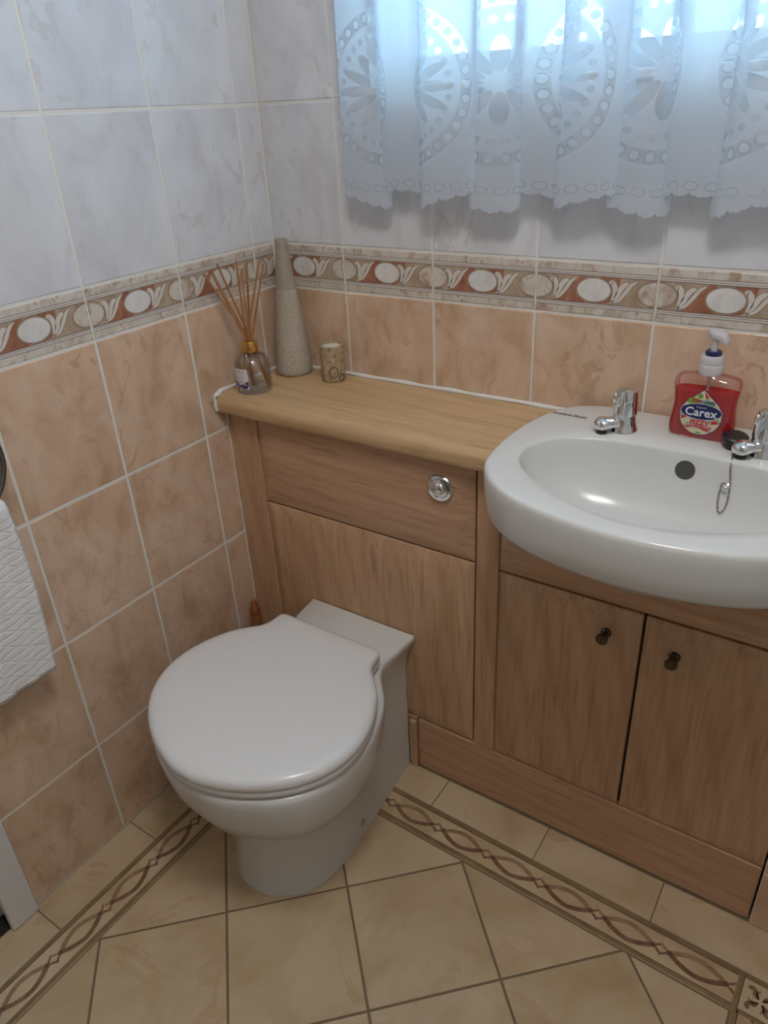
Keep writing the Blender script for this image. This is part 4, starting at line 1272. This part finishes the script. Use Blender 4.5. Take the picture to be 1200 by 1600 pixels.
# ------------------------------------------------------------------ towel ring and towel
TRY, TRZ, TRR = -0.770, 0.868, 0.085
ring = thing('towel_ring', (0.0, TRY, TRZ + TRR), 'dark chrome towel ring on the left wall, cut by the picture edge', 'towel ring')
mb = MB(); mb.lathe([(0.026, 0.0003), (0.026, 0.006), (0.020, 0.010), (0.009, 0.012), (0.009, 0.034), (0.011, 0.040), (0.001, 0.042)], (0, TRY, TRZ + TRR), 28, 'x')
obj('wall_mount', mb, M['gunmetal'], ring, 40)
mb = MB(); mb.tube([(0.033, TRY + TRR * math.sin(2 * PI * i / 48), TRZ + TRR * math.cos(2 * PI * i / 48)) for i in range(48)], 0.0048, 12, True)
obj('ring', mb, M['gunmetal'], ring, 60)
# towel: pulled through the ring, front leaf hanging to z = 0.48, back leaf a little shorter
mb = MB(); NU, NV = 44, 70; grid = []
yA0, yA1 = -0.702, -0.900
bar = 0.786
def towel_pt(u, s):
    """u across 0..1, s along the cloth: negative = back leaf, positive = front leaf (metres from the fold)"""
    drop = abs(s); t_ = min(1.0, drop / 0.12)
    ya = -0.708 + 0.010 * math.sin(min(1, drop / 0.3) * PI) * 0.6 - 0.006 * t_ * (drop / 0.32)
    yb = -0.832 - 0.060 * (t_ ** 1.5)
    y = ya + (yb - ya) * u
    sag = (0.5 - abs(u - 0.5)) * 0.030 * 0.8
    fold = 0.0038 * math.sin(u * 13 + 0.7) * (1 - 0.5 * t_) + 0.0020 * math.sin(u * 25 + drop * 6)
    a = max(-1, min(1, s / 0.012))
    if abs(s) < 0.012: x, z = 0.033 + 0.010 * math.sin(a * PI / 2), bar + 0.012 - 0.010 * (1 - math.cos(a * PI / 2))
    else: x, z = 0.033 + math.copysign(0.010 + 0.002 * t_, s), bar + 0.002 - (drop - 0.012)
    z += 0.006 * (abs(u - 0.5) * 2) ** 2 * (1 if drop < 0.3 else 0.3)
    return (max(0.006, x + fold * (1 if s > 0 else 0.6)), y, z)
S0, S1 = -0.285, 0.316
for iv in range(NV + 1):
    s_ = S0 + (S1 - S0) * iv / NV
    grid.append([towel_pt(iu / NU, s_) for iu in range(NU + 1)])
vs = [p for r in grid for p in r]; fs = []
for i in range(NV):
    for j in range(NU):
        b = i * (NU + 1) + j; fs.append((b, b + 1, b + NU + 2, b + NU + 1))
mb.add(vs, fs)
me = bpy.data.meshes.new('towel'); me.from_pydata(mb.v, [], mb.f)
uv = me.uv_layers.new(name='UVMap')
for lp_ in me.loops:
    i, j = divmod(lp_.vertex_index, NU + 1)
    uv.data[lp_.index].uv = (0.19 * j / NU, S0 + (S1 - S0) * i / NV)
me.shade_smooth(); me.materials.append(M['towel'])
towel = bpy.data.objects.new('towel', me); COL.objects.link(towel)
me.transform(Matrix.Translation((-0.033, 0.78, -bar))); towel.location = (0.033, -0.78, bar)
sol = towel.modifiers.new('thick', 'SOLIDIFY'); sol.thickness = 0.004; sol.offset = 0
tag(towel, 'white quilted towel hanging on the left wall at the picture edge', 'towel')

# ------------------------------------------------------------------ net curtain
mb = MB(); NU, NV = 1000, 60
cx0, cx1 = 0.222, 1.075
LEN = (cx1 - cx0) * 1.62
ZTOP, ZMED = 2.12, 1.319
rnd = random.Random(11)
ph = [0.0]; amps = []
knots = [0.0]
while knots[-1] < LEN: knots.append(knots[-1] + rnd.uniform(0.085, 0.165))
def fold(s):
    for k in range(len(knots) - 1):
        if knots[k] <= s <= knots[k + 1]:
            f = (s - knots[k]) / (knots[k + 1] - knots[k]); return k, f
    return len(knots) - 2, 1.0
amp = [rnd.uniform(0.008, 0.016) for _ in knots]
def curt(s, z):
    k, f = fold(s)
    tz = (ZTOP - z) / (ZTOP - 1.14)
    A = amp[k] * (0.75 + 0.35 * tz)
    phi = 2 * PI * f
    x = cx0 + (cx1 - cx0) * s / LEN - 0.026 * math.sin(phi) * (0.85 + 0.15 * tz) - 0.010 * math.sin(2 * phi + k) * 0.5
    y = -0.029 + A * math.cos(phi + 0.5 * math.sin(phi)) - 0.004 * math.sin(k * 2.1 + z * 3)
    return (max(cx0 - 0.004, x) + 0.012 * (tz - 1) * (0.5 - s / LEN) * 0.3, min(y, -0.010), z)
vs, fs, uvs = [], [], []
for i in range(NU + 1):
    s = LEN * i / NU
    big = abs(math.sin(PI * (s - UC) / PU)) ** 1.6
    small = abs(math.sin(PI * s / 0.0165)) + 0.5 * abs(math.sin(PI * s / 0.0055))
    zb = 1.1395 + 0.030 * big - 0.0050 * small + 0.003
    for j in range(NV + 1):
        f = j / NV; z = zb + (ZTOP - zb) * f
        vs.append(curt(s, z)); uvs.append((s, z - ZMED))
for i in range(NU):
    for j in range(NV):
        b = i * (NV + 1) + j; fs.append((b, b + NV + 1, b + NV + 2, b + 1))
me = bpy.data.meshes.new('net_curtain'); me.from_pydata(vs, [], fs)
uv = me.uv_layers.new(name='UVMap')
for lp_ in me.loops: uv.data[lp_.index].uv = uvs[lp_.vertex_index]
me.shade_smooth(); me.materials.append(M['lace'])
cur = bpy.data.objects.new('net_curtain', me); COL.objects.link(cur)
me.transform(Matrix.Translation((-0.65, 0.04, -1.14))); cur.location = (0.65, -0.04, 1.14)
tag(cur, 'white lace net curtain with flower medallions over the window', 'curtain')
mb = MB(); mb.tube([(0.17 + 0.05 * i, -0.036, 2.125) for i in range(20)], 0.006, 12)
rod = obj('curtain_rod', mb, M['upvc'], None, 60, loc=(0.645, -0.036, 2.125))
tag(rod, 'thin white rod holding the net curtain above the window', 'curtain rod')

# ------------------------------------------------------------------ added fill lamp, out of view, brightening the room beyond the window's daylight
lamp = thing('added_fill_lamp', (0.96, -0.92, CZ), 'added round fill lamp under the ceiling, out of view', 'fill lamp')
mb = MB(); mb.lathe([(0.175, -0.0003), (0.175, -0.022), (0.165, -0.028)], (0.96, -0.92, CZ), 40)
obj('base', mb, M['white_paint'], lamp, 40)
m_fill = bpy.data.materials.new('added_fill_glow'); m_fill.use_nodes = True
tt = m_fill.node_tree; tt.nodes.clear()
oo = tt.nodes.new('ShaderNodeOutputMaterial'); ee = tt.nodes.new('ShaderNodeEmission')
ee.inputs['Color'].default_value = (1.0, 0.965, 0.92, 1); ee.inputs['Strength'].default_value = FILL_LAMP
tt.links.new(ee.outputs[0], oo.inputs[0])
mb = MB(); mb.lathe([(0.164, -0.026), (0.162, -0.045), (0.145, -0.070), (0.105, -0.090), (0.055, -0.098), (0.002, -0.100)], (0.96, -0.92, CZ), 40)
obj('shade', mb, m_fill, lamp, 60)
